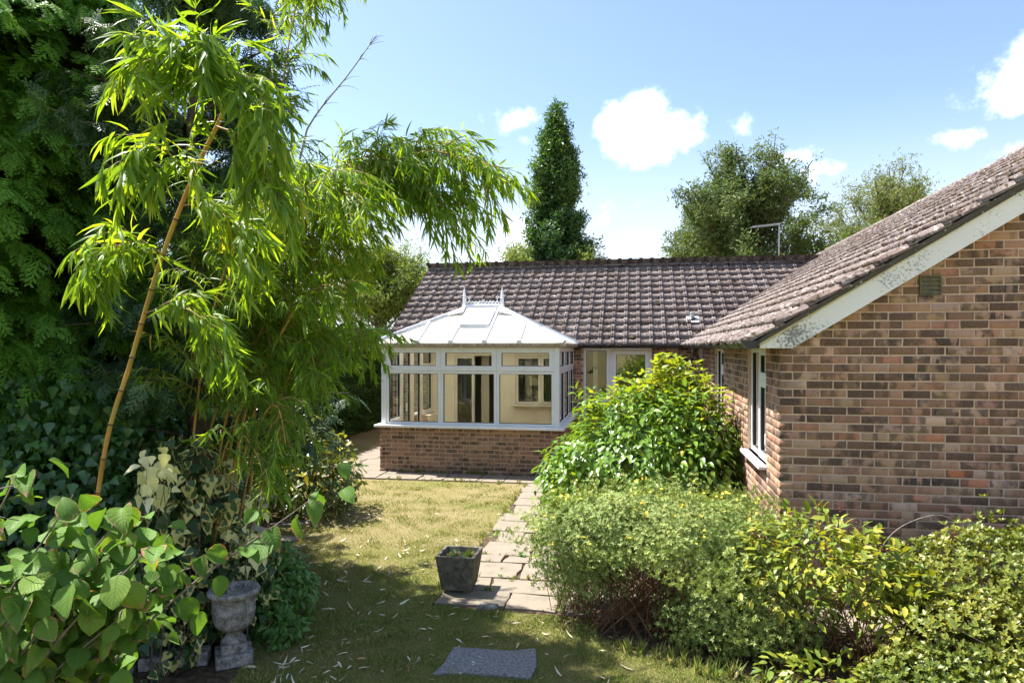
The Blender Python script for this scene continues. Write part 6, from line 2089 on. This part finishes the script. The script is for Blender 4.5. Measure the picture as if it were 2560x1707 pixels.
G_, zz = G_[bare < 1.0], zz[bare < 1.0]
n = len(G_)
d = unit(np.stack([gr.normal(0, 0.55, n), gr.normal(0, 0.55, n), np.ones(n)], 1))
hgt_ = 0.75 + 0.5 * np.clip(np.sin(G_[:, 0] * 7.3 + 2 * np.sin(G_[:, 1] * 3.1)) * np.sin(G_[:, 1] * 8.7 + 2 * np.sin(G_[:, 0] * 4.3)), -0.5, 1)
sz = gr.uniform(0.014, 0.036, n) * (1 + 0.06 * (zz - 4)) * hgt_
lawn_grass = scatter_obj('grass', BLADE, np.column_stack([G_, np.full(n, -0.002)]), frames(d, gr.normal(0, 1, (n, 3))), sz, 'grass_blade', None, smooth=False)
tag(lawn_grass, 'short dry grass of the lawn', 'grass')
# longer tufts along edges and joints
TUFT = []
for k in range(14):
    M_ = rot_of(gr.uniform(0, 6.28), gr.normal(0.0, 0.4), 0) @ np.array(Matrix.Rotation(R(90), 3, 'X'))
    s = gr.uniform(0.6, 1.1)
    TUFT.append(((BLADE[0] * np.array((0.55, 1, 1)) * s) @ M_.T + np.append(gr.normal(0, 0.12, 2), 0), BLADE[1], BLADE[2]))
TUFT = join_tmpl(TUFT)
tme = npmesh('weed_tuft', TUFT[0], TUFT[1], 'grass_blade')
WE = leaf_tmpl([(0.35, 0.2), (0.7, 0.17)], 0.2, 0.2)
WEED = rosette(WE, 9, 0.5, 0.3, 1.0, 21)
wme = npmesh('weed_rosette', WEED[0], WEED[1], 'understory')
def small(name, me, loc, s, label, cat, group):
    o = bpy.data.objects.new(name, me)
    col.objects.link(o)
    o.location = loc
    o.rotation_euler = (0, 0, float(gr.uniform(0, 6.28)))
    o.scale = (s, s, s)
    return tag(o, label, cat, group)
for k in range(46):
    row = rows[int(gr.integers(1, len(rows) - 1))]
    small('grass_tuft', tme, (float(gr.uniform(-1.75, -0.75)), row + float(gr.normal(0, 0.015)), 0.0), float(gr.uniform(0.035, 0.07)), 'tuft of grass growing in a joint of the slab path', 'grass tuft', 'grass tufts in the slab path')
for k in range(26):
    small('grass_tuft', tme, (-1.34 + float(gr.normal(0.05, 0.09)), float(gr.uniform(5.9, 11)), 0.0), float(gr.uniform(0.03, 0.06)), 'tuft of grass growing in a joint of the slab path', 'grass tuft', 'grass tufts in the slab path')
for k in range(60):
    small('grass_tuft', tme, (-1.79 + float(gr.normal(0, 0.03)), float(gr.uniform(5.8, 11.1)), 0.0), float(gr.uniform(0.03, 0.07)), 'tuft of grass creeping over the lawn edge of the slab path', 'grass tuft', 'grass tufts along the slab path edge')
for k in range(16):
    small('weed', wme, (float(gr.choice([-1.36, -1.2, -0.95])) + float(gr.normal(0, 0.05)), float(gr.choice(rows[1:8])) + float(gr.normal(0, 0.03)), 0.012), float(gr.uniform(0.03, 0.075)), 'small leafy weed rooted in a joint of the slab path', 'weed', 'weeds in the slab path')
for k in range(22):
    small('grass_tuft', tme, (float(gr.uniform(-4.5, -2.0)), 11.80 + float(gr.normal(0, 0.012)), 0.0), float(gr.uniform(0.05, 0.12)), 'weed tuft at the foot of the conservatory brickwork', 'weed', 'weeds along the conservatory wall')
for k in range(24):
    small('grass_tuft', tme, (float(gr.uniform(-5.5, -1.9)), 11.17 + float(gr.normal(0, 0.03)), 0.0), float(gr.uniform(0.05, 0.1)), 'grass tuft overhanging the edge of the terrace paving', 'grass tuft', 'grass tufts along the terrace')
for k in range(34):
    small('grass_tuft', tme, (float(gr.uniform(-0.3, 1.1)), 0, 0.0), float(gr.uniform(0.06, 0.13)), 'long grass tuft at the lawn edge below the flowering shrub', 'grass tuft', 'long grass below the shrubs')
    o = col.objects[-1]
    o.location.y = 5.2 - 0.42 * (o.location.x + 0.0) + float(gr.normal(0, 0.06))
for k in range(9):
    small('weed', wme if k % 2 else tme, (pl_c[0] + float(gr.uniform(-0.1, 0.1)), pl_c[1] + float(gr.uniform(-0.1, 0.1)), 0.315), float(gr.uniform(0.05, 0.09)), 'green weed growing inside the square planter', 'weed', 'weeds in the square planter')
# fallen bamboo leaves
FL = [leaf_tmpl([(0.15, 0.06), (0.45, 0.085), (0.8, 0.045)], f, dr) for f, dr in ((0.5, 0.2), (-0.6, -0.3), (0.9, 0.4))]
fl_me = [npmesh('fallen_leaf', t_[0], t_[1], 'dry_leaf', t_[2], True) for t_ in FL]
cnt = 0
while cnt < 285:
    z_ = 4.4 / (1 - gr.uniform() * (1 - 4.4 / 9.5))
    t_ = gr.uniform(-0.5, 0.2)
    x, y = t_ * z_ * CS - z_ * SN, t_ * z_ * SN + z_ * CS
    if not inside(LAWN, np.array([(x, y)]))[0]:
        continue
    if gr.uniform() > math.exp(-max(0, x + 2.4) * 0.75):
        continue
    o = bpy.data.objects.new('fallen_leaf', fl_me[int(gr.integers(0, 3))])
    col.objects.link(o)
    o.location = (x, y, 0.016)
    o.rotation_euler = (float(gr.normal(0, 0.12)), float(gr.normal(0, 0.5)), float(gr.uniform(0, 6.28)))
    s = float(gr.uniform(0.05, 0.12))
    o.scale = (s, s, s)
    tag(o, 'dry pale bamboo leaf lying on the lawn', 'fallen leaf', 'fallen bamboo leaves on the lawn')
    cnt += 1
